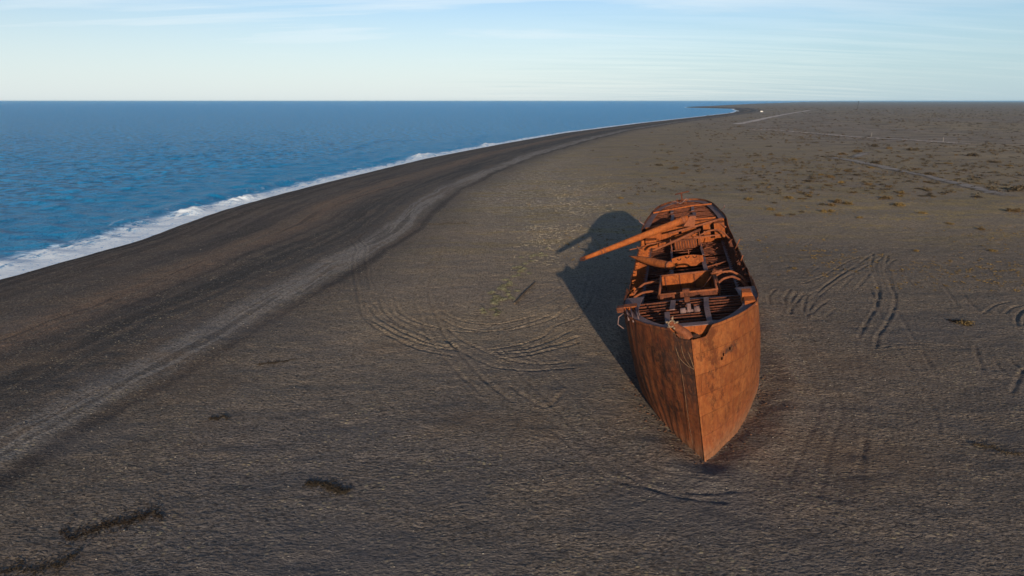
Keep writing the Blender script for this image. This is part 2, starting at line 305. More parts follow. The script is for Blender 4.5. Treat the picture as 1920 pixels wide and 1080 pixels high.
    # scrub plain: darker, mottled, past the track
    plain = n.math('MULTIPLY', n.step(n.math('SUBTRACT', sp.outputs[1], n.math('MULTIPLY', n.math('SUBTRACT', sp.outputs[0], 100.0), -.9)), 160, 420), n.step(sp.outputs[0], 20, 220))
    sc = n.noise(n.mapped(pos, (.035, .10, 0)), 1.0, 7, .72); sc2 = n.noise(n.mapped(pos, (.006, .006, 0)), 1.0, 4, .6)
    scc = n.mix(n.step(sc, .38, .58), (.16, .127, .092), n.mix(n.step(sc2, .4, .6), (.33, .26, .165), (.29, .235, .185)))
    olive = n.mix(plain, olive, scc); olive = n.mix(n.math('MULTIPLY', n.math('MULTIPLY', plain, n.step(n.noise(n.mapped(pos, (.03, .14, 0), loc=(2, 5, 0)), 1.0, 7, .75), .49, .60)), .6), olive, (.105, .088, .064))
    olive = n.mix(n.math('MULTIPLY', n.math('MULTIPLY', n.step(sp.outputs[0], 14, 34), n.step(sp.outputs[1], 125, 85)), .65), olive, n.mix(n.step(med, .42, .60), (.110, .090, .074), (.135, .108, .085)))
    col = n.mix(inl, col, olive)
    # rust washed off the wreck
    ru = n.math('MULTIPLY', n.attr('rust'), n.step(n.noise(pos, .35, 4, .6), .3, .7))
    col = n.mix(n.math('MULTIPLY', ru, .65), col, (.165, .088, .055))
    # pebbles: grain of light and dark stones
    v = n.new('ShaderNodeTexVoronoi'); n.put(v.inputs['Vector'], pos); v.inputs['Scale'].default_value = 9.0
    g = n.math('POWER', n.new('ShaderNodeSeparateColor').outputs[0], 1.0)
    sepc = n.new('ShaderNodeSeparateColor'); n.put(sepc.inputs[0], v.outputs['Color'])
    tone = n.math('ADD', .62, n.math('MULTIPLY', sepc.outputs[0], .76))
    tone = n.math('MULTIPLY', tone, n.math('ADD', .55, n.math('MULTIPLY', fine, .9)))
    tn = n.new('ShaderNodeCombineColor')
    for i in range(3): n.put(tn.inputs[i], tone)
    col = n.mix(1.0, col, tn.outputs[0], 'MULTIPLY')
    v2 = n.new('ShaderNodeTexVoronoi', voronoi_dimensions='2D'); n.put(v2.inputs['Vector'], pos); v2.inputs['Scale'].default_value = 3.2; s2 = n.new('ShaderNodeSeparateColor'); n.put(s2.inputs[0], v2.outputs['Color'])
    patch = n.noise(n.mapped(pos, (.16, .26, 0), loc=(4, 4, 0)), 1.0, 5, .65)
    near_ = n.step(sp.outputs[1], 75, 50)
    col = n.mix(n.math('MULTIPLY', n.math('MULTIPLY', n.math('GREATER_THAN', s2.outputs[0], .80), n.step(v2.outputs['Distance'], .42, .22)), n.math('MULTIPLY', n.step(patch, .42, .60), .75)), col, n.mix(s2.outputs[1], (.20, .17, .135), (.30, .255, .16)))
    col = n.mix(n.math('MULTIPLY', n.math('MULTIPLY', n.math('LESS_THAN', s2.outputs[0], .16), n.step(v2.outputs['Distance'], .5, .25)), .6), col, (.045, .038, .034))
    tint = n.noise(n.mapped(pos, (.07, .09, 0), loc=(9, 1, 0)), 1.0, 4, .6)
    col = n.mix(n.math('MULTIPLY', n.math('MULTIPLY', n.step(tint, .50, .64), near_), .5), col, (.105, .098, .098)); col = n.mix(n.math('MULTIPLY', n.math('MULTIPLY', n.step(tint, .46, .34), near_), .45), col, (.135, .098, .070))
    peb = n.math('MULTIPLY', n.math('GREATER_THAN', sepc.outputs[1], .988), n.step(v.outputs['Distance'], .55, .35))
    col = n.mix(n.math('MULTIPLY', peb, .8), col, (.34, .30, .24))
    n.put(b.inputs['Base Color'], col); b.inputs['Roughness'].default_value = .95; b.inputs['Specular IOR Level'].default_value = .15
    # wind scallops + gravel
    w1 = n.noise(n.mapped(pos, (1.9, 3.6, 0), (0, 0, R(7))), 1.0, 3, .55, .8)
    w2 = n.noise(n.mapped(pos, (4.2, 7.0, 0), (0, 0, R(-5))), 1.0, 3, .6, .4)
    grain = n.noise(pos, 22, 3, .7)
    rough_ = n.math('ADD', .55, n.math('MULTIPLY', n.step(n.noise(n.mapped(pos, (.09, .12, 0)), 1.0, 3, .6), .38, .62), .6))
    h = n.math('ADD', n.math('MULTIPLY', n.math('MULTIPLY', w1, rough_), n.math('ADD', .35, n.math('MULTIPLY', n.step(d, 40, 62), .65))), n.math('ADD', n.math('MULTIPLY', w2, .42), n.math('MULTIPLY', grain, .10)))
    n.put(b.inputs['Normal'], n.bump(n.math('ADD', h, n.math('MULTIPLY', n.step(v2.outputs['Distance'], .45, .1), n.math('MULTIPLY', n.math('GREATER_THAN', s2.outputs[0], .7), .18))), 1.0, .21)); return m

GX = axis(-34, 64, .14, (-3000, 70000), 1.035); GY = axis(21, 112, .14, (-120, 70000), 1.035)
def gz(gx, gy):
    d = shore_d(gx, gy); z = ground_z(gx, gy, d); dist = np.full(gx.shape, 9.0); dep = np.zeros(gx.shape)
    for depth, pts in rut_points():
        x0, x1 = np.searchsorted(GX, [pts[:, 0].min() - 1.2, pts[:, 0].max() + 1.2]); y0, y1 = np.searchsorted(GY, [pts[:, 1].min() - 1.2, pts[:, 1].max() + 1.2])
        if x1 - x0 < 2 or y1 - y0 < 2: continue
        q = np.full((y1 - y0, x1 - x0), 9.0)
        for p in pts:
            a0, a1 = np.searchsorted(GX, [p[0] - .9, p[0] + .9]); b0, b1 = np.searchsorted(GY, [p[1] - .9, p[1] + .9])
            if a1 <= a0 or b1 <= b0: continue
            dd = np.hypot(GX[None, a0:a1] - p[0], GY[b0:b1, None] - p[1]); sub = q[b0 - y0:b1 - y0, a0 - x0:a1 - x0]
            if sub.shape != dd.shape: continue
            np.minimum(sub, dd, out=sub)
        wob = .8 + .45 * (vn(gx[y0:y1, x0:x1] * 1.1, gy[y0:y1, x0:x1] * 1.1) + .5)
        prf = -.13 * np.exp(-(q / .15) ** 2) + .065 * np.exp(-((q - .32) / .12) ** 2)
        z[y0:y1, x0:x1] += prf * min(depth, .5 + .3 * depth) * np.where(gx[y0:y1, x0:x1] < 12, .72, .5) * wob
    s, t = ship_local(gx, gy); ss = np.clip(s, 0, LEN)
    e = np.hypot(np.maximum(np.abs(t) - bg_(ss), 0), np.maximum(np.maximum(-s, s - LEN), 0))
    rust = np.exp(-e / 3.2) * np.where(t > 0, 1, .8)
    return z, dict(shore=np.clip(d, -500, 5000), rust=rust)
MG = ground_material()
ground = grid_mesh('ground', GX, GY, gz, (), MG); tag(ground, kind='structure')
GD = None
from mathutils.bvhtree import BVHTree
def gz1(x, y): return float(ground_z(np.array([x], float), np.array([y], float))[0])

# ---------------------------------------------------------------- sea
def sea_material():
    m, n, b = material('sea'); pos = n.new('ShaderNodeNewGeometry').outputs['Position']; d = n.attr('shore'); br = n.attr('crest')
    f1 = n.noise(n.mapped(pos, (.55, .22, 0), (0, 0, R(12))), 1.0, 6, .65, .6); f2 = n.noise(pos, 1.5, 5, .75, 1.0)
    wob = n.math('MULTIPLY', n.math('SUBTRACT', n.noise(n.mapped(pos, (.05, .05, 0)), 1.0, 4, .6), .5), 7.0)
    dd = n.math('ADD', d, wob)
    spx = n.new('ShaderNodeSeparateXYZ'); n.put(spx.inputs[0], pos); wide = n.math('MULTIPLY', n.step(spx.outputs[1], 175, 105), 3.5); dd = n.math('ADD', dd, wide); edge = n.step(dd, -7.5, -3.5)
    foam = n.math('MULTIPLY', edge, n.step(n.math('ADD', n.math('MULTIPLY', f1, .6), n.math('MULTIPLY', f2, .4)), .40, .52))
    foam = n.math('MAXIMUM', foam, n.math('MULTIPLY', n.step(dd, -3.5, -1.0), n.step(f2, .28, .50)))
    thin = n.math('MULTIPLY', n.math('MULTIPLY', n.step(dd, -15, -8), n.step(f1, .56, .66)), .5)
    foam = n.math('MAXIMUM', foam, thin); foam = n.math('MAXIMUM', foam, n.math('MULTIPLY', br, n.step(f2, .3, .5)), clamp=True)
    mot = n.noise(n.mapped(pos, (.07, .06, 0), (0, 0, R(-8))), 1.0, 5, .65)
    mot2 = n.noise(n.mapped(pos, (.28, .34, 0), (0, 0, R(-14))), 1.0, 5, .65)
    deep = n.mix(n.step(mot, .40, .60), (.001, .405, .92), (.002, .46, .98))
    deep = n.mix(n.math('MULTIPLY', n.step(mot2, .44, .57), .9), deep, (.001, .165, .42))  # shading of the wave slopes painted in as darker blue mottles
    col = n.mix(n.step(d, -70, -8), deep, (.002, .33, .74))
    col = n.mix(foam, col, (.86, .95, 1.0))
    n.put(b.inputs['Base Color'], col); n.put(b.inputs['Roughness'], n.math('ADD', .30, n.math('MULTIPLY', foam, .6))); b.inputs['IOR'].default_value = 1.33; b.inputs['Specular IOR Level'].default_value = .13
    big = n.noise(n.mapped(pos, (.085, .10, 0), (0, 0, R(-12))), 1.0, 8, .72, .4); a = n.noise(n.mapped(pos, (.42, .50, 0), (0, 0, R(-14))), 1.0, 6, .62, .5); c = n.noise(n.mapped(pos, (1.3, 1.6, 0), (0, 0, R(-20))), 1.0, 5, .6, .5)
    h = n.math('ADD', n.math('ADD', n.math('MULTIPLY', a, 1.0), n.math('MULTIPLY', big, 2.6)), n.math('ADD', n.math('MULTIPLY', c, .55), n.math('MULTIPLY', n.math('MULTIPLY', foam, f2), .25)))
    bo = n.bump(h, 1.0, 3.6); n.put(bo.node.inputs['Strength'], n.math('SUBTRACT', 1.0, n.math('MULTIPLY', foam, .88))); n.put(b.inputs['Normal'], bo); return m
WV = [(random.uniform(2.2, 13), R(random.gauss(-105, 26)), random.uniform(0, 6.3)) for _ in range(34)]
SX = axis(-165, -22, .65, (-70000, 40000), 1.03); SY = axis(58, 250, .65, (-300, 70000), 1.03)
def sz(gx, gy):
    d = shore_d(gx, gy); z = np.full(gx.shape, SEA); r = np.hypot(gx, gy)
    for wl, a, p in WV:
        k = 2 * math.pi / wl; fade = np.clip(1.5 - r / (wl * 75), 0, 1)
        ph = k * (gx * math.cos(a) + gy * math.sin(a)) + p + 3 * vn(gx / 22, gy / 22, 1)
        z += .0060 * wl * fade * (1 - np.abs(np.sin(ph / 2)) ** .8 * 2 + .5) * .8
    sh = np.clip(-d / 9, 0, 1); z = SEA + (z - SEA) * (.12 + .88 * sh)
    lo = vn(gx / 26, gy / 26, 2) + .5
    z += .75 * np.exp(-((d + 11 + 5 * vn(gx / 30, gy / 40, 3)) / 3.2) ** 2) * np.clip(lo * 1.6 - .2, 0, 1) * np.clip(1.4 - r / 900, 0, 1)
    br = np.zeros(gx.shape)
    for bx, by, bl in ((W(925, 270, -2)[0] - 3, W(925, 270, -2)[1], 10), (W(390, 395, -2)[0] - 3.5, W(390, 395, -2)[1], 5), (W(478, 372, -2)[0] - 3, W(478, 372, -2)[1], 8), (W(800, 292, -2)[0] - 2.5, W(800, 292, -2)[1] + 3, 12)):
        g = np.exp(-(((gx - bx) * .96 - (gy - by) * .25) / 2.2) ** 2 - (((gx - bx) * .25 + (gy - by) * .96) / bl) ** 2); br += g; z += g * .9 * (1 + 1.2 * vn(gx * 1.1, gy * 1.1))
    return z, dict(shore=np.clip(d, -5000, 60), crest=np.clip(br * 1.4, 0, 1))
sea = grid_mesh('sea', SX, SY, sz, (), sea_material()); tag(sea, kind='structure')

# ---------------------------------------------------------------- rust
def rust(name, a, b_, pale, dark, streak=.5, darkness=.5, scale=1.0, seams=False, rough=.85, soot_shade=None):
    m, n, b = material(name); co = n.new('ShaderNodeTexCoord').outputs['Object']
    big = n.noise(co, .45 * scale, 5, .62); med = n.noise(co, 1.9 * scale, 6, .68); st = n.noise(n.mapped(co, (4.5, 4.5, .30)), 1.0 * scale, 7, .7, .4); fi = n.noise(co, 14, 4, .7)
    c = n.mix(n.step(big, .40, .60), a, b_)
    c = n.mix(n.math('MULTIPLY', n.step(med, .50, .64), .6), c, pale)
    c = n.mix(n.math('MULTIPLY', n.step(st, .48, .62), streak), c, dark)
    dk = n.math('MULTIPLY', n.step(n.noise(n.mapped(co, (1, 1, .6), loc=(4, 2, 1)), .9 * scale, 7, .72), .54, .62), darkness); c = n.mix(dk, c, tuple(x * .35 for x in dark))
    if seams:
        sp = n.new('ShaderNodeSeparateXYZ'); n.put(sp.inputs[0], co)
        br = n.new('ShaderNodeTexBrick'); cv = n.new('ShaderNodeCombineXYZ'); n.put(cv.inputs[0], sp.outputs[1]); n.put(cv.inputs[1], n.math('ADD', sp.outputs[2], n.math('MULTIPLY', sp.outputs[1], .02)))
        n.put(br.inputs['Vector'], cv.outputs[0]); br.inputs['Scale'].default_value = 1; br.inputs['Brick Width'].default_value = 3.1; br.inputs['Row Height'].default_value = 1.28; br.inputs['Mortar Size'].default_value = .016; br.inputs['Mortar Smooth'].default_value = .6; br.inputs['Bias'].default_value = 0
        n.put(br.inputs['Color1'], (.84, .78, .74)); n.put(br.inputs['Color2'], (1.1, 1.06, 1.0)); n.put(br.inputs['Mortar'], (.60, .52, .47))
        c = n.mix(.75, c, br.outputs[0], 'MULTIPLY')
        low = n.math('MULTIPLY', n.step(n.math('ADD', sp.outputs[2], n.math('MULTIPLY', med, 1.4)), 2.9, 1.3), .6); c = n.mix(low, c, (.235, .070, .026))
        if soot_shade: c = n.mix(soot_shade(n, co, sp), c, (.022, .013, .011))
        sandy = n.math('MULTIPLY', n.step(n.math('ADD', sp.outputs[2], n.math('MULTIPLY', n.noise(co, 1.1, 6, .75), 3.2)), 2.5, 1.4), .45); c = n.mix(sandy, c, (.26, .15, .085))
    vs_ = n.new('ShaderNodeTexVoronoi'); n.put(vs_.inputs['Vector'], n.mapped(co, (1, 1, .7))); vs_.inputs['Scale'].default_value = 5.5; vc = n.new('ShaderNodeSeparateColor'); n.put(vc.inputs[0], vs_.outputs['Color'])
    fm = n.noise(n.mapped(co, (1, 1, .6)), 5.0 * scale, 6, .78); c = n.mix(n.math('MULTIPLY', n.step(fm, .50, .60), .45), c, pale); c = n.mix(n.math('MULTIPLY', n.step(fm, .48, .38), .38), c, dark)
    pit = n.math('MULTIPLY', n.math('GREATER_THAN', vc.outputs[0], .93), n.step(vs_.outputs['Distance'], .5, .25)); c = n.mix(n.math('MULTIPLY', pit, .55), c, dark)
    tone = n.math('ADD', .62, n.math('ADD', n.math('MULTIPLY', fi, .56), n.math('MULTIPLY', vc.outputs[1], .20))); cc = n.new('ShaderNodeCombineColor')
    for i in range(3): n.put(cc.inputs[i], tone)
    c = n.mix(1.0, c, cc.outputs[0], 'MULTIPLY')
    n.put(b.inputs['Base Color'], c); b.inputs['Roughness'].default_value = rough; b.inputs['Specular IOR Level'].default_value = .25
    hh = n.math('ADD', n.math('MULTIPLY', med, .7), n.math('MULTIPLY', fi, .4))
    if seams: hh = n.math('SUBTRACT', hh, n.math('MULTIPLY', br.outputs[1], .6))
    n.put(b.inputs['Normal'], n.bump(hh, .8, .06)); return m
def soot_shade_left(n, co, sp):      # stain below the torn stem, deepened with painted shade for the left bow
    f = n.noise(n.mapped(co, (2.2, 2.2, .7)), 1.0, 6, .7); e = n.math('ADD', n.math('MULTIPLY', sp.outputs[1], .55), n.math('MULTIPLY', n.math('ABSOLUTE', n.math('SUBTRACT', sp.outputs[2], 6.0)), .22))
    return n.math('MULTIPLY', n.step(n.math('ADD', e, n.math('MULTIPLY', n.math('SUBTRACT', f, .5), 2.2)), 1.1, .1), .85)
def soot_right(n, co, sp):     # scorched pits round the hawse hole
    f = n.noise(n.mapped(co, (2.5, 2.5, 2.0)), .9, 7, .75); dy = n.math('SUBTRACT', sp.outputs[1], 1.45); dz = n.math('SUBTRACT', n.math('SUBTRACT', sp.outputs[2], 6.0), n.math('MULTIPLY', dy, .35))
    e = n.math('SQRT', n.math('ADD', n.math('POWER', n.math('DIVIDE', dy, .75), 2.0), n.math('POWER', n.math('DIVIDE', dz, .42), 2.0)))
    return n.math('MULTIPLY', n.step(n.math('ADD', e, n.math('MULTIPLY', n.math('SUBTRACT', f, .5), 4.5)), 1.0, .1), .85)
M_HULL_L = rust('shade_tinted_hull_rust', (0.1015, 0.0251, 0.0078), (0.1382, 0.0397, 0.0112), (0.1469, 0.0518, 0.0173), (0.0238, 0.0086, 0.0056), .85, .85, .8, True, soot_shade=soot_shade_left)  # darker hull rust: real streaks plus left-side shade painted into the colours
M_HULL = rust('hull_rust', (0.1750, 0.0497, 0.0124), (0.2088, 0.0677, 0.0186), (0.2370, 0.0875, 0.0271), (0.1072, 0.0271, 0.0095), .5, .6, .8, True, soot_shade=soot_right)
M_ORANGE = rust('orange_rust', (0.2722, 0.0680, 0.0130), (0.2268, 0.0551, 0.0117), (0.2981, 0.0940, 0.0227), (0.1296, 0.0298, 0.0097), .45, .5, 1.5)
M_BEAM = rust('beam_rust', (0.0876, 0.0259, 0.0130), (0.1219, 0.0343, 0.0153), (0.1523, 0.0495, 0.0213), (0.0381, 0.0137, 0.0091), .5, .6, 1.6)
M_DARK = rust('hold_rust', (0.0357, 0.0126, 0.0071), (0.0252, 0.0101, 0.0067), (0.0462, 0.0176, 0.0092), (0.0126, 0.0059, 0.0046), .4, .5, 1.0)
M_PLATE = rust('purple_plate_rust', (.175, .112, .105), (.150, .092, .088), (.22, .15, .145), (.10, .045, .034), .4, .4, 1.5)
M_PIPE = rust('pipe_rust', (0.2170, 0.0644, 0.0238), (0.1820, 0.0546, 0.0238), (0.2520, 0.0910, 0.0420), (0.0840, 0.0266, 0.0140), .3, .3, 2.0)
M_MAST = rust('mast_rust', (0.2970, 0.0777, 0.0149), (0.2498, 0.0642, 0.0149), (0.3375, 0.1080, 0.0270), (0.1350, 0.0324, 0.0115), .3, .4, 1.2)
M_PALE = rust('pale_metal', (0.2688, 0.1920, 0.1280), (0.2176, 0.1408, 0.0896), (0.3520, 0.2816, 0.2048), (0.0768, 0.0384, 0.0224), .4, .6, 3.0)

# ---------------------------------------------------------------- ship
ship = empty('shipwreck'); ship.matrix_world = MS
tag(ship, 'rusty orange ship hulk stranded on the gravel, deck plating gone and beams bare', 'shipwreck')
def rim(s, side):
    z = rim0(s); mid = np.clip(np.minimum(s - 12, 33 - s) / 1.5, 0, 1)
    z = z + mid * (.22 * vn(s * .9 + side * 31, s * 0 + 3.3) + .16 * vn(s * 3.3 + side * 7, s * 0 + 1.7) + (-.12 if side > 0 else 0))
    if side > 0: z = z - mid * .35 * np.exp(-((s - 27.5) / 1.3) ** 2) - mid * .25 * np.exp(-((s - 19) / .8) ** 2)
    b = bd(s); dip = np.clip((1.22 - b) / .45, 0, 1) * (s < 5); z = z - .56 * dip * dip * (3 - 2 * dip)
    return z
ST = np.concatenate([np.arange(0, 10, .09), np.arange(10, 47, .25), np.linspace(47, LEN, 30)]); NR = 46
HOLES = []   # (side, s, z, ds, dz, shear)
def hull_xyz(s, z, side):
    b = half(s, z)
    fr = np.sin(2 * math.pi * (s + .35 * (z - 4) * np.clip(1 - s / 12, 0, 1)) / .72)
    strake = (z / 1.28) % 1.0
    b = b + np.clip(s / .8, 0, 1) * np.clip((LEN - s) / 2, 0, 1) * (.014 * fr * (2.0 if side < 0 else .8) + .10 * fbm(s / 2.6 + side * 50, z / 1.9, 3, 1) + .030 * (1 - strake) + .03 * fbm(s / .8 + side * 9, z / .7, 2, 2))
    y = s - .04 * z * np.clip(1 - s / 4, 0, 1)
    return side * b, y, z
def add_hull():
    for side in (-1, 1):
        mb = MB(); S_ = ST[:, None]; top = rim(ST, side)[:, None]; k = np.linspace(0, 1, NR)[None]; z = -.9 + (top + .9) * k
        x, y, zz = hull_xyz(S_ + 0 * z, z, side); vs = np.stack([x, y, zz], -1).reshape(-1, 3)
        fs = []
        for i in range(len(ST) - 1):
            for j in range(NR - 1):
                sc_, zc = (ST[i] + ST[i + 1]) / 2, (z[i, j] + z[i, j + 1]) / 2
                if any(h[0] == side and (((sc_ - h[1]) + h[5] * (zc - h[2])) / h[3]) ** 2 + ((zc - h[2]) / h[4]) ** 2 < 1 + .7 * math.sin(sc_ * 37 + zc * 23) for h in HOLES): continue
                a = i * NR + j; q = (a, a + NR, a + NR + 1, a + 1); fs.append(q if side > 0 else q[::-1])
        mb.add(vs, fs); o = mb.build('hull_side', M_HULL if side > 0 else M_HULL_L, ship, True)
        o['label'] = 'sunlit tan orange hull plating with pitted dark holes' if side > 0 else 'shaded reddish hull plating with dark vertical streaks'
        mo = o.modifiers.new('thickness', 'SOLIDIFY'); mo.thickness = .035; mo.offset = -1
        # frames inside the bulwark
        for s0 in np.arange(12.6, 33.2, .72):
            s0 += random.uniform(-.08, .08); f = MB(); pts = []
            for zz in np.linspace(4.6, float(rim(np.array([s0]), side)[0]) - random.uniform(.02, .35), 7):
                bx = float(half(np.array([s0]), np.array([zz]))[0]); pts.append((side * (bx - .16), s0 + .05 * math.sin(zz), zz))
            f.bar(pts, .10, .30); zt = 6.0
            f.add([(side * 3.5, s0 - .02, 6.0), (side * 4.2, s0 - .02, 6.0), (side * 4.2, s0 - .02, 6.6), (side * 3.5, s0 + .02, 6.0), (side * 4.2, s0 + .02, 6.0), (side * 4.2, s0 + .02, 6.6)], [(0, 1, 2), (5, 4, 3), (0, 2, 5, 3)])
            f.build('hull_frame', M_ORANGE if side < 0 else M_BEAM, o)
HOLES += [(-1, s_ + random.uniform(-.05, .05), random.uniform(6.1, 6.4), random.uniform(.2, .3), random.uniform(.16, .34), 0) for s_ in np.arange(14.3, 33, .72) if random.random() < .75]
HOLES += [(1, 1.55, 5.98, .12, .14, 0), (1, 1.2, 5.72, .10, .13, 0)]
add_hull()
mb = MB(); mb.bar([(0, .02 - .04 * z, z) for z in np.linspace(-.8, 7.35, 12)], .10, .10)
mb = MB()
zs = np.linspace(-.8, 7.34, 14)
vs = []; fs = []
for z in zs: yy = -.04 * z; vs += [(-.045, yy - .07, z), (.045, yy - .07, z), (.045, yy + .14, z), (-.045, yy + .14, z)]
for i in range(13):
    for k in range(4): fs.append((i * 4 + k, i * 4 + (k + 1) % 4, i * 4 + 4 + (k + 1) % 4, i * 4 + 4 + k))
fs.append((52, 53, 54, 55)); mb.add(vs, fs); mb.build('stem_bar', M_HULL, ship)
# hold bottom and inner bulkheads
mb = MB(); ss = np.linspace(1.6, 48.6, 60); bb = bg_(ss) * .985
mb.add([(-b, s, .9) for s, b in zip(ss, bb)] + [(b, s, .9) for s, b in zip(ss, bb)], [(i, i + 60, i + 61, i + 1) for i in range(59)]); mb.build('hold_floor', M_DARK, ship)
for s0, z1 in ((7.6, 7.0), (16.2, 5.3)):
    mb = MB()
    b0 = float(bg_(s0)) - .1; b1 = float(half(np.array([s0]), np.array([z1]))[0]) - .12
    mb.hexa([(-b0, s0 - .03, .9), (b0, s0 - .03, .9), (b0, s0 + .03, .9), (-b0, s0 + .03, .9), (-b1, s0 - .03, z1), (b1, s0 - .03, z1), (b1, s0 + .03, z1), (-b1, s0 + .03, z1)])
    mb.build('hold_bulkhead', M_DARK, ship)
def deck_strip(s0, s1, inner, z, side, n=40, out=.07, th=.03, zc=0.0):
    """deck stringer plate between the shell and an inner edge"""
    mb = MB(); vs = []; fs = []; ss = np.linspace(s0, s1, n)
    for s in ss:
        o_ = float(half(np.array([s]), np.array([z]))[0]) - out; i_ = min(inner(s), o_ - .02) if callable(inner) else min(inner, o_ - .02)
        zz = z(s) if callable(z) else z; dz = .03 * float(vn(s * .8, side * 5.))
        vs += [(side * i_, s, zz + dz), (side * o_, s, zz + dz), (side * o_, s, zz - th + dz), (side * i_, s, zz - th + dz)]
    for i in range(n - 1):
        for k in range(4):
            q = (i * 4 + k, i * 4 + (k + 1) % 4, i * 4 + 4 + (k + 1) % 4, i * 4 + 4 + k); fs.append(q)
    fs += [(3, 2, 1, 0), ((n - 1) * 4, (n - 1) * 4 + 1, (n - 1) * 4 + 2, (n - 1) * 4 + 3)]
    mb.add(vs, fs); return mb
FZ, DZ, PZ = 7.74, 5.6, 7.85
for side in (-1, 1):
    deck_strip(11.4, 34.2, 3.45, 5.82, side, 60).build('stringer_plate', M_PLATE, ship)
    deck_strip(1.05, 8.2, lambda s: float(bd(s)) - (.42 + .10 * s if s < 5 else .95 + (s - 5) * .1), FZ, side, 44, .03).build('stringer_plate', M_PLATE, ship)
    deck_strip(34.8, 49.4, lambda s: max(float(bd(s)) - .62, 0), lambda s: PZ + (s - 34) * .02, side, 44, .03).build('stringer_plate', M_PLATE, ship) if False else None
    mb = MB(); vs = []; fs = []; ss = np.linspace(34.8, 49.5, 46)
    for s in ss:
        z = PZ + (s - 34.8) * .02; o_ = float(bd(s)) - .03; i_ = max(o_ - .66, 0) if s < 47 else max(o_ - .66 - (s - 47) * .3, 0)
        vs += [(side * i_, s if s < 48.9 else 48.9, z), (side * o_, s, z), (side * o_, s, z - .03), (side * i_, s if s < 48.9 else 48.9, z - .03)]
    for i in range(45):
        for k in range(4): fs.append((i * 4 + k, i * 4 + (k + 1) % 4, i * 4 + 4 + (k + 1) % 4, i * 4 + 4 + k))
    mb.add(vs, fs); mb.build('stringer_plate', M_PLATE, ship)
# deck beams (bare since the plating rusted away)
def beam(t0, t1, s, z, mat=None, camber=.10, w=.085, h=.17, warp=.06):
    mb = MB(); n = 9; ph = random.uniform(0, 6); pts = []
    for i in range(n):
        t = t0 + (t1 - t0) * i / (n - 1); pts.append((t, s + warp * math.sin(t * .7 + ph), z + camber * (1 - (t / 4.3) ** 2) - warp * .7 * abs(math.sin(t * .55 + ph * 1.7))))
    mb.bar(pts, w, h); mb.build('deck_beam', mat or M_BEAM, ship)
for s in np.arange(1.7, 7.6, .62): b = float(bd(s)) - .35; beam(-b, b, s, 7.40, camber=.05, w=.10, h=.12)
for s in np.arange(11.6, 33.9, .68):
    s += random.uniform(-.07, .07)
    if s < 14.2 or 17.2 < s < 33:
        for a, c in ((-3.5, -1.42), (1.42, 3.5)):
            if random.random() < .06: continue
            beam(a if s > 14.2 else (a if a < 0 else 1.9), c if s > 14.2 else (c if c > 0 else -1.9), s, 5.74, w=.11, h=.12)
    else: beam(-3.5, 3.5, s, 5.74, w=.11, h=.12)
for s in np.arange(18.2, 32.6, 1.25): beam(-1.25, 1.25, s + random.uniform(-.3, .3), 5.78 - random.uniform(0, .25), w=.14, h=.10, warp=.12)
for s in np.arange(35.4, 48.7, .92):
    b = float(bd(s)) - .5; beam(-b, b, s + random.uniform(-.1, .1), PZ - .17 + (s - 34.8) * .02, M_ORANGE if random.random() < .12 else M_BEAM, camber=.10, w=.09, h=.12, warp=.10)
for s, z, tl in ((34.9, 7.98, .1), (42.6, 8.3, .12)): mb = MB(); mb.bar([(-3.3, s - tl * 3, z - .05), (-1.5, s - .2, z + .05), (1, s + .3, z + .12), (3.2, s + .5, z)], .22, .16); mb.build('bent_girder', M_ORANGE, ship)
# girders along hatch sides
def girder(t, s0, s1, z, w=.34, h=.06, mat=None):
    mb = MB(); mb.bar([(t + .03 * math.sin(s), s, z + .03 * math.sin(s * 1.7)) for s in np.linspace(s0, s1, 14)], w, h); mb.build('deck_girder', mat or M_PLATE, ship)
for t in (-1.38, 1.45): girder(t, 17.2, 25.6, 6.16); girder(t, 26.6, 32.6, 6.12, .2)
for t, s0, s1 in ((-1.35, 1.8, 4.5), (-1.05, 5.0, 7.2), (1.05, 2.1, 7.2)): girder(t, s0, s1, 7.56, .32)
for t, s0, s1 in ((-1.15, 36.0, 40.6), (1.15, 36.0, 40.4), (1.1, 41.6, 46.2), (-1.2, 41.8, 43.8)): girder(t, s0, s1, PZ + .16, .34)
for t in (-1.44, 1.51): mb = MB(); mb.box((t - .03, 17.2, 5.2), (t + .03, 32.6, 6.10)); mb.build('hatch_side', M_BEAM, ship)
# forecastle break
mb = MB(); mb.hexa([(-3.75, 7.62, 6.0), (3.75, 7.62, 6.0), (3.75, 7.68, 6.0), (-3.75, 7.68, 6.0), (-3.9, 7.62, 7.14), (3.9, 7.62, 7.14), (3.9, 7.68, 7.14), (-3.9, 7.68, 7.14)]); mb.build('forecastle_bulkhead', M_BEAM, ship)
mb = MB(); mb.bar([(-3.9, 7.66, 7.30), (0, 7.66, 7.40), (3.9, 7.66, 7.30)], .24, .07); mb.build('deck_beam', M_PLATE, ship)
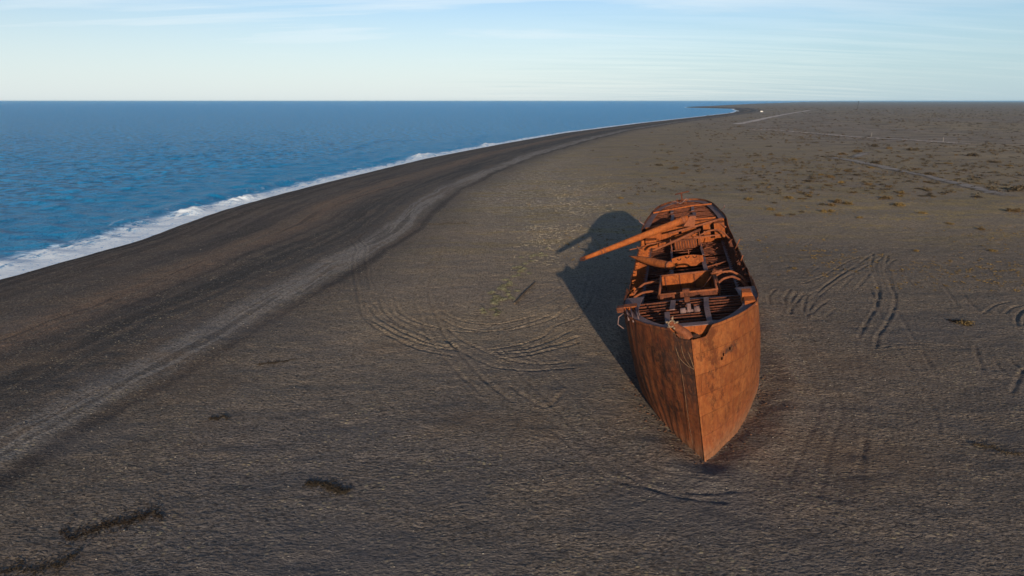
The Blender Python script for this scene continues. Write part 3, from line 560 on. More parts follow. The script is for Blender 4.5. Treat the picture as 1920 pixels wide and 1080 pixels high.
# orange plate behind the torn bow
mb = MB(); nn = 13; vs = []; fs = []
for i in range(nn):
    t = -1.5 + 3 * i / (nn - 1); s = 1.02 + .12 * (t / 1.5) ** 2 - .05
    for z in (6.4, 7.69): vs += [(t, s - .15 * (7.6 - z) , z), (t, s + .03 - .15 * (7.6 - z), z)]
for i in range(nn - 1):
    a = i * 4; c = a + 4
    fs += [(a, c, c + 2, a + 2), (c + 1, a + 1, a + 3, c + 3), (a + 2, c + 2, c + 3, a + 3), (a + 1, c + 1, c, a)]
mb.add(vs, fs); mb.build('bow_plate', M_ORANGE, ship)
mb = MB(); mb.hexa([(-1.5, .98, 7.70), (1.5, .98, 7.70), (1.8, 1.6, 7.70), (-1.8, 1.6, 7.70), (-1.5, .98, 7.735), (1.5, .98, 7.735), (1.8, 1.6, 7.735), (-1.8, 1.6, 7.735)]); mb.build('stringer_plate', M_PLATE, ship)
# fore hatch trunk
co = empty('hatch_coaming'); co.parent = ship
T0, T1, A0, A1, ZB, ZT = -1.95, 1.85, 8.75, 13.9, 5.4, 7.62
def plate(name, a, b, mat, parent): mb = MB(); mb.box(a, b); return mb.build(name, mat, parent)
plate('front_wall', (T0, A0, ZB), (T1, A0 + .05, ZT - .05), M_BEAM, co)
plate('rear_wall', (T0, A1, ZB), (T1, A1 + .05, ZT), M_ORANGE, co)
plate('side_wall', (T0, A0 + .05, ZB), (T0 + .05, A1, ZT), M_BEAM, co); plate('side_wall', (T1 - .05, A0 + .05, ZB), (T1, A1, ZT), M_BEAM, co)
for t in np.linspace(T0 + .3, T1 - .3, 4): plate('stiffener', (t - .04, A1 - .13, ZB), (t + .04, A1 - .003, ZT - .05), M_BEAM, co)
for t, sd_ in ((T0, -1), (T1, 1)):
    for s in np.arange(A0 + .4, A1, 1.1): plate('stiffener', (t + (0.003 if sd_ > 0 else -.15), s - .03, ZB + .3), (t + (.15 if sd_ > 0 else -.003), s + .03, ZT - .08), M_BEAM, co)
mb = MB()
for a, c in (((T0 - .04, A0 - .04, ZT), (T1 + .04, A0 - .02, ZT - .02)),): pass
for p in ([(T0, A0, ZT), (T0, A1, ZT + .03)], [(T1, A0, ZT), (T1, A1, ZT + .03)], [(T0, A1 + .02, ZT + .03), (T1, A1 + .02, ZT + .03)], [(T0, A0 + .02, ZT - .02), (T1, A0 + .02, ZT - .02)]): mb.tube(p, .075, 8)
mb.build('coaming_rim', M_PIPE, co, True)
plate('hatch_beam', (T0 + .06, 11.3, 6.75), (T1 - .06, 11.38, 7.1), M_PIPE, co)
mb = MB(); mb.tube([(T0 + .1, 11.0, 7.3), (-1, 10.9, 7.05), (0, 10.8, 6.98), (1, 11.2, 7.15), (1.7, 12.2, 7.75)], .04, 6); mb.build('sagging_pipe', M_PIPE, co, True)
mb = MB(); mb.tube([(T1 - .05, 13.6, 7.1), (T1 + .02, 12.6, 7.9)], .12, 8); mb.tube([(T1 + .05, 9.2, 6.4), (T1 + .2, 10.2, 7.2), (T1 + .05, 11.6, 7.8)], .11, 8); mb.tube([(T1 - .2, 12.6, 7.75), (T1 + .6, 12.5, 7.9)], .10, 8); mb.build('bent_pipe', M_PIPE, co, True)
# gangway pipes arching from the trunk to the rails
for pts in ([(-1.95, 13.2, 7.3), (-3.0, 13.3, 7.42), (-3.6, 13.2, 7.35), (-4.0, 12.9, 7.0), (-4.18, 12.6, 6.5)], [(-1.95, 10.4, 7.3), (-3.0, 10.5, 7.45), (-3.6, 10.4, 7.4), (-4.0, 10.0, 7.2), (-4.15, 9.6, 6.7)],
            [(1.85, 12.6, 7.5), (2.6, 12.8, 7.75), (3.3, 12.8, 7.75), (3.8, 12.5, 7.35), (4.1, 12.1, 6.7)], [(1.85, 11.0, 7.3), (2.5, 11.4, 7.6), (3.1, 11.4, 7.7), (3.6, 11.0, 7.45), (4.05, 10.5, 6.8)],
            [(1.45, 31.9, 7.0), (2.6, 32.1, 7.3), (3.3, 32.0, 7.3), (3.9, 31.5, 7.0), (4.2, 31.0, 6.3)], [(2.9, 33.6, 7.6), (3.5, 33.3, 7.7), (4.0, 32.8, 7.3)]):
    pp = [tuple(p) for p in np.column_stack([smooth_poly([(p[0], p[1]) for p in pts], .15)[:, :2], np.interp(np.linspace(0, 1, len(smooth_poly([(p[0], p[1]) for p in pts], .15))), np.linspace(0, 1, len(pts)), [p[2] for p in pts])])]
    mb = MB(); mb.tube(pp, .085, 8); mb.build('arched_pipe', M_PIPE, ship, True)
# transverse hatch plates with notches
def notched(s, t0, t1, z0, z1, notch, mat, crown=.15):
    mb = MB(); n = 60; ts = np.linspace(t0, t1, n); vs = []; fs = []
    for t in ts:
        u = (t - t0) / (t1 - t0); top = z1 + crown * math.sin(math.pi * u)
        vs += [(t, s - .03, z0), (t, s + .03, z0), (t, s + .03, top), (t, s - .03, top)]
    for i in range(n - 1):
        for k in range(4): fs.append((i * 4 + k, i * 4 + 4 + k, i * 4 + 4 + (k + 1) % 4, i * 4 + (k + 1) % 4))
    fs += [(0, 1, 2, 3), ((n - 1) * 4 + 3, (n - 1) * 4 + 2, (n - 1) * 4 + 1, (n - 1) * 4)]; mb.add(vs, fs)
    o = mb.build('hatch_end_plate', mat, ship)
    for t, zz, r in notch:
        q = MB(); q.tube([(t + r * math.cos(a), s - .06, zz + r * math.sin(a)) for a in np.linspace(math.pi * 1.02, math.pi * 2 - .02, 10)], .045, 6); q.build('lifting_eye', M_DARK, o, True)
notched(23.6, -1.3, 1.4, 5.9, 6.75, [(-.65, 6.72, .15), (.05, 6.85, .17), (.7, 6.80, .15)], M_ORANGE, .18)
notched(18.9, -1.3, 1.4, 6.0, 6.25, [(-.5, 6.28, .08), (.2, 6.3, .08), (.7, 6.28, .08)], M_ORANGE, .15)
notched(31.4, -1.1, 1.35, 5.9, 6.75, [], M_BEAM, .1); notched(33.0, -1.0, 1.3, 6.3, 7.0, [(0.1, 6.9, .12)], M_ORANGE, .15)
mb = MB()
for t in np.arange(-1.0, 1.3, .25): mb.tube([(t, 31.33, 5.95), (t, 31.33, 6.72)], .05, 6)
mb.build('corrugation', M_ORANGE, ship, True)
for a, c in (((-1.35, 29.6, 6.1), (-1.4, 29.8, 7.35)), ((1.45, 30.3, 6.1), (1.38, 30.6, 7.6)), ((.2, 25.3, 6.0), (.2, 25.4, 7.0)), ((4.25, 25.5, 6.6), (4.7, 25.2, 7.5)), ((4.3, 20.5, 6.6), (4.5, 20.4, 7.1)), ((-4.3, 29, 6.7), (-4.6, 29, 7.2))):
    mb = MB(); mb.tube([a, c], .05, 6); mb.build('stanchion', M_PIPE, ship, True)
# loose bars inside
for k in range(26):
    s = random.uniform(17.5, 33); t = random.choice([-1, 1]) * random.uniform(1.6, 2.9); mb = MB(); mb.tube([(t, s, 5.95), (t + random.choice([-1, 1]) * random.uniform(.5, 1.9), s + random.gauss(0, .55), 6.0 + random.uniform(-.6, .3))], random.uniform(.03, .06), 6); mb.build('loose_bar', random.choice([M_BEAM, M_PIPE]), ship, True)
mb = MB(); mb.tube([(-3.4, 17.3, 6.05), (-1.4, 20.2, 6.4)], .05, 6); mb.tube([(1.4, 19.6, 6.35), (2.6, 19.3, 6.25), (3.5, 18.3, 6.1)], .05, 6); mb.build('bent_pipe', M_PIPE, ship, True)
# bridge front bulkhead with openings
BS = 34.4; Zb, Zt = 5.7, 7.92
br = empty('bridge_bulkhead'); br.parent = ship
ops = [(-.62, -.32, 6.5, 7.35), (1.15, 1.85, 6.35, 7.62), (2.55, 2.95, 6.4, 7.5)]
edges = sorted({-3.9, 3.95} | {o_[0] for o_ in ops} | {o_[1] for o_ in ops}); mb = MB()
for a, c in zip(edges[:-1], edges[1:]):
    o_ = [q for q in ops if abs(q[0] - a) < 1e-6]
    for z0, z1 in ([(Zb, o_[0][2]), (o_[0][3], Zt)] if o_ else [(Zb, Zt)]): mb.box((a, BS - .03, z0), (c, BS + .03, z1))
mb.build('bulkhead_plate', M_ORANGE, br)
for t0, t1, z0, z1 in ops:
    mb = MB(); e = .05
    for a, c in (((t0 - e, BS - .07, z0 - e), (t0, BS - .032, z1 + e)), ((t1, BS - .07, z0 - e), (t1 + e, BS - .032, z1 + e)), ((t0, BS - .07, z0 - e), (t1, BS - .032, z0)), ((t0, BS - .07, z1), (t1, BS - .032, z1 + e))): mb.box(a, c)
    mb.build('window_frame', M_PIPE, br)
for t in np.arange(-3.6, 3.9, .62):
    if any(a - .15 < t < c + .15 for a, c, _, _ in ops): continue
    plate('stiffener', (t - .03, BS - .12, Zb), (t + .03, BS - .032, Zt - .1), M_ORANGE, br)
mb = MB(); mb.bar([(-3.9, BS, Zt + .03), (0, BS, Zt + .10), (3.95, BS, Zt + .03)], .22, .05); mb.build('top_flange', M_ORANGE, br)
mb = MB(); mb.hexa([(2.9, 33.0, 6.3), (3.9, 32.8, 6.3), (3.9, 34.3, 6.3), (3.0, 34.3, 6.3), (2.9, 33.4, 7.7), (3.9, 33.2, 7.75), (3.9, 34.3, 7.8), (3.0, 34.3, 7.8)]); mb.build('side_locker', M_ORANGE, br)
mb = MB(); mb.hexa([(-4.0, 33.2, 6.0), (-2.9, 33.3, 6.0), (-2.9, 34.3, 6.0), (-4.0, 34.3, 6.0), (-4.0, 33.2, 6.8), (-2.9, 33.3, 6.75), (-2.9, 34.3, 6.8), (-4.0, 34.3, 6.9)]); mb.build('side_locker', M_ORANGE, br)
mb = MB(); mb.bar([(-3.9, 32.6, 6.55), (0, 32.7, 6.72), (3.7, 32.9, 6.6)], .16, .14); mb.build('cross_beam', M_PIPE, br)
# fore deck gear
mb = MB(); mb.tube([(-.15, 6.9, 7.3), (-.15, 6.9, 8.35)], .13, 10); mb.box((-.36, 6.7, 8.12), (.08, 7.05, 8.34)); mb.box((-.30, 6.6, 7.55), (.04, 6.7, 7.85)); mb.build('winch_post', M_BEAM, ship)
w_ = empty('windlass'); w_.parent = ship
mb = MB(); mb.box((-.45, 4.4, 7.1), (.55, 5.0, 7.34)); mb.build('bed_plate', M_PLATE, w_)
mb = MB(); mb.tube([(-.5, 4.7, 7.5), (.62, 4.7, 7.5)], .09, 10); mb.build('shaft', M_PLATE, w_, True)
for t in (-.42, .42): mb = MB(); mb.tube([(t - .16, 4.7, 7.5), (t + .16, 4.7, 7.5)], .22 if t < 0 else .26, 14); mb.build('drum', M_PLATE, w_, True)
mb = MB(); mb.tube([(-.05, 4.75, 7.3), (-.05, 4.8, 7.95)], .14, 10); mb.build('gear_post', M_PLATE, w_, True)
# brackets on both shoulders of the forecastle
lb = empty('bollard_bracket'); lb.parent = ship; lb['label'] = 'bright orange open bracket with leg struts'
mb = MB(); mb.box((-4.05, 4.7, 8.05), (-3.25, 5.4, 8.12)); mb.box((-4.05, 5.34, 7.65), (-3.25, 5.4, 8.05)); mb.box((-3.3, 4.7, 7.65), (-3.25, 5.34, 8.05)); mb.build('bracket_plate', M_ORANGE, lb)
for a, c in (((-3.9, 4.75, 8.05), (-3.7, 3.5, 7.6)), ((-3.6, 4.75, 8.05), (-3.4, 3.1, 7.6)), ((-3.3, 4.75, 8.05), (-3.0, 2.7, 7.6)), ((-3.28, 5.3, 8.0), (-2.95, 3.3, 7.6))): mb = MB(); mb.tube([a, c], .05, 6); mb.build('strut', M_PLATE, lb, True)
mb = MB(); mb.box((-4.5, 4.7, 7.78), (-4.06, 5.2, 8.12)); mb.build('fairlead_box', M_BEAM, ship)
mb = MB(); mb.tube([(-4.1, 4.6, 7.75), (-4.4, 4.4, 7.6), (-4.5, 4.3, 7.15), (-4.15, 4.1, 6.9)], .04, 6); mb.build('bent_pipe', M_PLATE, ship, True)
rb = empty('bollard_block'); rb.parent = ship
mb = MB(); mb.hexa([(3.1, 4.9, 7.62), (3.95, 4.9, 7.62), (3.95, 5.7, 7.62), (3.1, 5.7, 7.62), (3.2, 5.05, 8.26), (3.75, 5.0, 8.2), (3.7, 5.6, 8.3), (3.2, 5.6, 8.34)]); mb.build('block_body', M_ORANGE, rb)
mb = MB(); mb.hexa([(3.2, 4.0, 7.63), (3.95, 4.2, 7.63), (3.95, 4.85, 7.63), (3.2, 4.85, 7.63), (3.25, 4.2, 7.94), (3.85, 4.3, 7.9), (3.85, 4.85, 8.0), (3.25, 4.85, 8.02)]); mb.build('block_step', M_ORANGE, rb)
# bow: chain pipe with pale star ring and torn plates
cp = empty('chain_pipe'); cp.parent = ship
mb = MB(); mb.tube([(-1.05, .95, 7.98), (-.75, .7, 7.75), (-.3, .35, 7.45), (-.05, .1, 7.2)], [.20, .24, .28, .22], 12, False); mb.build('pipe_body', M_PIPE, cp, True)
mb = MB(); C0 = Vector((-1.1, .98, 8.0)); dr = Vector((-.75, .55, .35)).normalized(); ax = dr.cross(Vector((0, 0, 1))).normalized(); ay = ax.cross(dr)
C0 = Vector((-1.05, .78, 8.0)); dr = Vector((-.25, -.7, .65)).normalized(); ax = dr.cross(Vector((0, 0, 1))).normalized(); ay = ax.cross(dr)
pts = [C0 + ax * math.cos(a) * .19 + ay * math.sin(a) * .19 for a in np.linspace(0, 2 * math.pi, 17)]; mb.tube(pts, .055, 6, False)
for a in np.arange(.3, 6.2, 1.256): mb.tube([C0 + (ax * math.cos(a) + ay * math.sin(a)) * .26, C0 + (ax * math.cos(a) + ay * math.sin(a)) * random.uniform(.36, .50)], [.07, .045], 6)
mb.build('star_ring', M_PALE, cp, True)
def torn(name, pts, mat, parent): mb = MB(); mb.add(pts + [(p[0], p[1] + .03, p[2] - .02) for p in pts], [tuple(range(len(pts))), tuple(range(2 * len(pts) - 1, len(pts) - 1, -1))] + [(i, i + len(pts), (i + 1) % len(pts) + len(pts), (i + 1) % len(pts)) for i in range(len(pts))]); return mb.build(name, mat, parent)
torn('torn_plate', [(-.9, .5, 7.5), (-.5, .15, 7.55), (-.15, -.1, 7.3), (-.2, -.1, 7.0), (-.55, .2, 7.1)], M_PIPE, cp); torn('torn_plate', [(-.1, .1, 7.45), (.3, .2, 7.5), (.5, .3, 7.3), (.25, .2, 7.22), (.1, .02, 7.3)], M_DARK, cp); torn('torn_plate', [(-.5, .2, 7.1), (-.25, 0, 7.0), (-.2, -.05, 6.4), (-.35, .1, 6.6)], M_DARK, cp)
# stern post and rails
mb = MB(); mb.tube([(0, 47.6, 8.0), (0, 47.9, 9.35)], .10, 8); mb.tube([(-.75, 47.85, 9.3), (.95, 47.95, 9.45)], .08, 8); mb.build('stern_post', M_BEAM, ship, True)
for t in (-.55, .45): mb = MB(); mb.tube([(t, 47.2, 8.0), (t, 47.2, 8.9)], .035, 6); mb.build('stanchion', M_PIPE, ship, True)
mb = MB(); mb.tube([(-1.4, 47.3, 8.3), (-.9, 47.4, 8.6), (-.2, 47.0, 8.2), (.5, 47.2, 8.7), (1.0, 47.5, 8.3)], .05, 6); mb.build('bent_rail', M_PLATE, ship, True)
mb = MB(); mb.tube([(3.9, 38.6, 8.1), (4.35, 38.5, 8.5), (4.3, 37.8, 8.7)], .06, 6); mb.build('bent_rail', M_PLATE, ship, True)
mb = MB(); mb.tube([(-4.1, 36.2, 8.0), (-4.6, 36.4, 8.4), (-4.4, 36.9, 8.8)], .06, 6); mb.build('bent_rail', M_PLATE, ship, True)

# ---------------------------------------------------------------- fallen spars (each lies on the wreck: its own thing)
def world_pts(pts): return [S2W(*p) for p in pts]
def spar(name, label, cat, a, b, radii, mat, extra=None, n=12):
    a = Vector(a); b = Vector(b); o = empty(name, a); mb = MB(); m = len(radii); d = b - a
    mb.tube([d * (i / (m - 1)) + Vector((0, 0, -.03 * math.sin(math.pi * i / (m - 1)))) for i in range(m)], radii, n); mb.build('spar_tube', mat, o, True)
    for f, r, l in (extra or []): q = MB(); q.tube([d * f, d * (f + l)], r, n); q.build('collar', M_PIPE, o, True)
    return tag(o, label, cat), d
MT = Vector((7.35, 66.9, 4.8)); MBASE = S2W(.45, 32.4, 8.75)
ms, d = spar('fallen_mast', 'thick bright orange fallen mast sloping over the side of the hulk to a broken tip', 'mast', MBASE, MT, [.34, .36, .36, .35, .34, .33, .31, .29, .26, .23, .21], M_MAST, [(.80, .30, .02), (.835, .29, .015), (.03, .41, .03)])
q = MB(); dn = d.normalized(); e = d
for k in range(7):
    a = k * .9; off = Vector((0, math.cos(a), math.sin(a))) * .2; q.tube([e + off, e + off * random.uniform(.5, 1.1) + dn * random.uniform(.25, .6)], [.06, .02], 5)
q.build('broken_end', M_BEAM, ms)
q = MB(); q.hexa([(-.5, -.5, -.75), (.6, -.5, -.75), (.6, .6, -.75), (-.5, .6, -.75), (.1, -.35, .25), (.7, -.35, .3), (.7, .45, .3), (.1, .45, .25)]); q.build('mast_heel', M_PIPE, ms)
spar('derrick_boom', 'short orange spar with a pointed outer end, jutting over the port rail nearer the bow', 'boom', S2W(-1.2, 20.6, 6.75), S2W(-5.1, 24.6, 7.25), [.30, .34, .36, .36, .35, .32, .27, .19, .10, .03], M_MAST, [(.05, .37, .05)])
spar('thin_spar', 'long slim rusty spar lying diagonally from the left rail up across the rear hatch', 'spar', S2W(-3.1, 27.6, 6.85), S2W(1.5, 33.0, 7.35), [.09, .11, .13, .15, .16], M_PIPE)
spar('thin_spar', 'slim rusty spar lying across the window openings of the bridge bulkhead', 'spar', S2W(-1.6, 31.8, 7.55), S2W(3.8, 33.9, 8.05), [.10, .11, .12, .12, .11], M_PIPE)
spar('thin_spar', 'short thin bar poking out past the left rail below the fallen mast', 'spar', S2W(-3.9, 30.2, 6.9), S2W(-5.3, 28.6, 7.0), [.06, .06, .05], M_PIPE, n=6)
# ropes at the bow
def m_simple(name, c, rough=.9, var=.5, sc=6.0):
    m, n, b = material(name); co = n.new('ShaderNodeTexCoord').outputs['Object']; f = n.noise(co, sc, 5, .7)
    n.put(b.inputs['Base Color'], n.mix(n.step(f, .3, .7), tuple(x * (1 - var) for x in c), tuple(x * (1 + var * .6) for x in c))); b.inputs['Roughness'].default_value = rough; b.inputs['Specular IOR Level'].default_value = .2; return m
M_ROPE = m_simple('rope', (.125, .075, .045))
rp = empty('mooring_rope', S2W(-.8, .5, 7.5)); tag(rp, 'frayed pale brown ropes hanging in loops over the torn bow', 'rope')
def rope(pts, r=.03):
    P = world_pts(pts); xy = smooth_poly([(i, p.z) for i, p in enumerate(P)], .12); out = []
    for u, z in xy:
        i = min(int(u), len(P) - 2); f = u - i; q = P[i].lerp(P[i + 1], f); out.append(Vector((q.x, q.y, z)) - Vector(rp.location))
    mb = MB(); mb.tube(out, r, 6); mb.build('rope_strand', M_ROPE, rp, True)
rope([(-.95, .45, 7.6), (-1.0, .42, 6.9), (-.85, .2, 6.2), (-.45, -.05, 5.75), (-.08, -.33, 5.6)], .028)
rope([(-.6, .2, 7.4), (-.62, .1, 6.6), (-.5, -.02, 6.1), (-.2, -.25, 5.62)], .024)
rope([(-.5, .15, 7.4), (-.35, 0, 6.7), (-.08, -.33, 5.7)], .024)
rope([(-.9, .4, 7.5), (-.85, .3, 6.0), (-.75, .2, 4.5), (-.7, .3, 2.2), (-.62, .42, .6)], .014)
rope([(-.7, .3, 7.3), (-.8, .3, 6.6), (-.9, .42, 6.9), (-.8, .3, 7.35)], .024)

# ---------------------------------------------------------------- roads and tracks
def m_track(name, c):
    m, n, b = material(name); pos = n.new('ShaderNodeNewGeometry').outputs['Position']; f = n.noise(n.mapped(pos, (.25, .25, 0)), 1.0, 6, .7); g = n.noise(pos, 3, 4, .7)
    col = n.mix(n.step(f, .3, .7), tuple(x * .72 for x in c), tuple(x * 1.12 for x in c)); col = n.mix(n.math('MULTIPLY', g, .5), col, tuple(x * .6 for x in c))
    n.put(b.inputs['Base Color'], col); b.inputs['Roughness'].default_value = .95; n.put(b.inputs['Normal'], n.bump(g, .6, .1)); n.put(b.inputs['Alpha'], n.step(n.math('ADD', n.attr('inside'), n.math('MULTIPLY', n.math('SUBTRACT', f, .5), 1.5)), .25, .75)); return m
def track(name, pts, width, mat, lift):
    P = smooth_poly([W(*p) for p in pts], 3.0); mb = MB(); vs = []; fs = []; nx = 5
    for i, p in enumerate(P):
        d = P[min(i + 1, len(P) - 1)] - P[max(i - 1, 0)]; d /= np.linalg.norm(d); nrm = np.array([-d[1], d[0]]); wd = width * (1 + .3 * float(vn(i * .21, 3.))) * min(1, .25 + i / 4, .25 + (len(P) - 1 - i) / 4)
        for k in range(nx):
            q = p + nrm * wd * (k / (nx - 1) - .5); vs.append((q[0], q[1], q))
    zz = ground_z(np.array([v[0] for v in vs]), np.array([v[1] for v in vs])); vs = [(v[0], v[1], float(z) + (lift if 0 < i % nx < nx - 1 else -.15)) for i, (v, z) in enumerate(zip(vs, zz))]
    for i in range(len(P) - 1):
        for k in range(nx - 1): a = i * nx + k; fs.append((a + 1, a, a + nx, a + nx + 1))
    mb.add(vs, fs); o = mb.build(name, mat, None, True)
    L = len(P); ed = [min(1 - abs(k / (nx - 1) - .5) * 2, i / 6, (L - 1 - i) / 6) for i in range(L) for k in range(nx)]
    o.data.attributes.new('inside', 'FLOAT', 'POINT').data.foreach_set('value', np.array(ed, np.float32)); return tag(o, kind='structure')
M_T1 = m_track('pale_track', (.52, .44, .38)); M_T2 = m_track('grey_track', (.25, .215, .185))
track('gravel_road', [(1374, 234), (1410, 228), (1450, 219), (1490, 211.5), (1518, 207)], 16, M_T1, .3)
track('white_track', [(1390, 243), (1440, 244), (1520, 250), (1600, 257), (1700, 263), (1790, 269), (1850, 272.5)], 6.5, M_T1, .5)
track('vehicle_path', [(1530, 292), (1590, 300), (1660, 315), (1740, 331), (1830, 353), (1940, 378)], 7.0, M_T2, .17)
track('vehicle_path', [(1592, 299), (1612, 291), (1630, 283)], 6.0, M_T2, .2)

# ---------------------------------------------------------------- vegetation
def m_leaf(name, a, b_):
    m, n, b = material(name); co = n.new('ShaderNodeTexCoord').outputs['Object']; oi = n.new('ShaderNodeObjectInfo').outputs['Random']; f = n.noise(co, 2.3, 4, .7)
    c = n.mix(n.step(f, .3, .7), a, b_); c = n.mix(n.math('MULTIPLY', oi, .35), c, (.10, .085, .055)); n.put(b.inputs['Base Color'], c); b.inputs['Roughness'].default_value = .9; b.inputs['Specular IOR Level'].default_value = .1; return m
M_BR = m_leaf('brown_scrub', (.105, .066, .030), (.150, .095, .040)); M_OC = m_leaf('ochre_scrub', (.15, .098, .034), (.21, .14, .05)); M_DK = m_leaf('dark_scrub', (.055, .042, .029), (.090, .066, .040)); M_GR = m_leaf('grey_green_cushion', (.12, .125, .085), (.19, .185, .125)); M_KELP = m_leaf('kelp', (.016, .010, .008), (.030, .018, .013))
def tuft(n, w, h, seed, leaf=.16, twig=True):
    rs = random.Random(seed); mb = MB()
    k_ = .5 if h > .3 else .07; lobes = [(rs.uniform(-k_, k_) * w, rs.uniform(-k_ * .7, k_ * .7) * w, rs.uniform(.6, 1.0)) for _ in range(4)]
    for i in range(n):
        lx, ly, lh = rs.choice(lobes); a = rs.uniform(0, 6.28); r = abs(rs.gauss(0, .26)) * w; z = rs.uniform(0, 1) ** .7 * h * lh * max(.15, 1 - (r / (.62 * w)) ** 2)
        c = Vector((lx + r * math.cos(a), ly + r * math.sin(a), z)); u = Vector((rs.gauss(0, 1), rs.gauss(0, 1), rs.gauss(.5, .6))).normalized(); v = u.cross(Vector((rs.gauss(0, 1), rs.gauss(0, 1), rs.gauss(0, 1)))).normalized(); l = leaf * rs.uniform(.6, 1.5)
        mb.add([c - v * l * .3, c + u * l, c + v * l * .3, c - u * l * .5], [(0, 1, 2, 3)])
    return mb
TUFTS = {}
for nm, mat in (('b', M_BR), ('o', M_OC), ('d', M_DK)):
    TUFTS[nm] = [tuft(230, 1.0, .55, 40 + i).mesh('shrub', mat) for i in range(4)]
CUSH = [tuft(150, .7, .22, 80 + i, .12).mesh('cushion', M_GR) for i in range(4)]
def plant(name, meshes, x, y, sx, sz_, label, cat, group):
    o = bpy.data.objects.new(name, random.choice(meshes)); link(o); o.location = (x, y, gz1(x, y) - .03); o.rotation_euler = (0, 0, random.uniform(0, 6.28)); o.scale = (sx, sx * random.uniform(.7, 1.1), sz_); return tag(o, label, cat, group)
SH = [(1402, 374, 'o', 2.0), (1482, 372, 'o', 1.9), (1453, 380, 'd', 1.3), (1520, 341, 'd', 2.4), (1557, 333, 'b', 2.6), (1578, 343, 'o', 2.0), (1605, 329, 'd', 2.2), (1630, 347, 'b', 2.0), (1665, 351, 'b', 1.9), (1570, 380, 'b', 2.6), (1558, 386, 'b', 2.0), (1592, 384, 'o', 2.2), (1552, 397, 'o', 2.3), (1540, 384, 'd', 1.5), (1445, 392, 'o', 1.8), (1460, 405, 'b', 1.5), (1505, 397, 'd', 1.2), (1485, 403, 'd', 1.1), (1665, 373, 'b', 2.4), (1688, 362, 'o', 1.6), (1690, 386, 'o', 2.5), (1900, 395, 'b', 2.4), (1905, 357, 'd', 4.2), (1165, 372, 'o', 1.4), (1182, 383, 'o', 1.2), (1235, 310, 'd', 2.6), (1265, 316, 'b', 2.2), (1305, 312, 'd', 2.4), (1280, 326, 'b', 1.6), (1640, 275, 'd', 4.6), (1710, 282, 'd', 5.2), (1665, 279, 'b', 3.2), (1610, 286, 'b', 4.2), (1645, 306, 'd', 3.8), (1746, 329, 'd', 3.4), (1580, 290, 'b', 3.4), (1820, 292, 'd', 4.5), (1860, 305, 'd', 3.2), (1460, 325, 'b', 1.9), (1425, 330, 'd', 1.5), (1490, 300, 'o', 2.2), (1440, 352, 'o', 1.2), (1520, 362, 'b', 1.4), (1730, 400, 'o', 1.5), (1780, 420, 'o', 1.3), (1840, 430, 'b', 1.4), (1610, 410, 'o', 1.3), (1490, 505, 'o', .9), (1862, 470, 'o', 1.2), (1720, 470, 'o', .9)]
for px, py, k, s in SH:
    x, y = W(px, py)
    kind = {'b': 'brown', 'o': 'ochre', 'd': 'dark brown'}[k]
    plant('shrub', TUFTS[k], x, y, s * .85, s * .5, {'b': 'low rusty brown shrub on the gravel flat inland of the shipwreck', 'o': 'low ochre yellow shrub on the gravel flat around the shipwreck', 'd': 'low dark brown shrub on the gravel flat inland of the shipwreck'}[k], 'shrub', kind + ' shrubs on the gravel flat')
rs = random.Random(5)
for i in range(130):
    py = 226 + 150 * rs.random() ** 1.3; px = rs.uniform(1330 + (py - 220) * .6, 1915); x, y = W(px, py); k = rs.choice('bdo' if py > 300 else 'bdd')
    kind = {'b': 'brown', 'o': 'ochre', 'd': 'dark brown'}[k]
    plant('shrub', TUFTS[k], x, y, rs.uniform(.8, 1.9) * (1 + y / 900), rs.uniform(.35, .75) * (1 + y / 1200), {'b': 'low rusty brown shrub on the gravel flat inland of the shipwreck', 'o': 'low ochre yellow shrub on the gravel flat around the shipwreck', 'd': 'low dark brown shrub on the gravel flat inland of the shipwreck'}[k], 'shrub', kind + ' shrubs on the gravel flat')
x, y = W(1812, 609); plant('shrub', TUFTS['o'], x, y, 1.7, .5, 'orange brown flattened shrub beside a dark shadow patch, right of the curved tyre tracks', 'shrub', None)
for i in range(46):
    u = rs.random(); px = 920 + u ** 1.4 * 105 + rs.gauss(0, 13) * (1 - .4 * u); py = 590 - u * 125 + rs.gauss(0, 8)
    if px < 902: px = 905
    x, y = W(px, py); plant('cushion_plant', CUSH, x, y, rs.uniform(.9, 1.7), rs.uniform(.6, 1.1), 'pale grey green cushion plant in the patch on the gravel left of the shipwreck', 'cushion plant', 'cushion plants left of the shipwreck')
# scrub stuff far out
def stuff_tufts(name, pts, mat, leaves, size):
    base = [tuft(leaves, 1.0, .5, 200 + i, .3) for i in range(5)]; V = []; F = []; n0 = 0
    for x, y, s in pts:
        b = rs.choice(base); a = rs.uniform(0, 6.28); ca, sa = math.cos(a), math.sin(a); v = np.array(b.v); z = gz1(x, y) - .02
        V.append(np.stack([x + s * (v[:, 0] * ca - v[:, 1] * sa), y + s * (v[:, 0] * sa + v[:, 1] * ca), z + v[:, 2] * s * size], 1)); F += [tuple(i + n0 for i in f) for f in b.f]; n0 += len(v)
    mb = MB(); mb.v = np.vstack(V).tolist(); mb.f = F; o = mb.build(name, mat); return tag(o, kind='stuff')
pts = []
while len(pts) < 3600:
    y = 150 * math.exp(rs.random() * 2.6); x = rs.uniform(-.02, .85) * y + 20
    if vn(x / 60, y / 60) + rs.uniform(-.3, .3) < .0 or (x < y * .30 + rs.gauss(0, 25) and y > 170): continue
    pts.append((x, y, rs.uniform(.35, 1.1) * (1 + y / 520)))
stuff_tufts('scrub', pts, M_DK, 16, .8)
pts = []
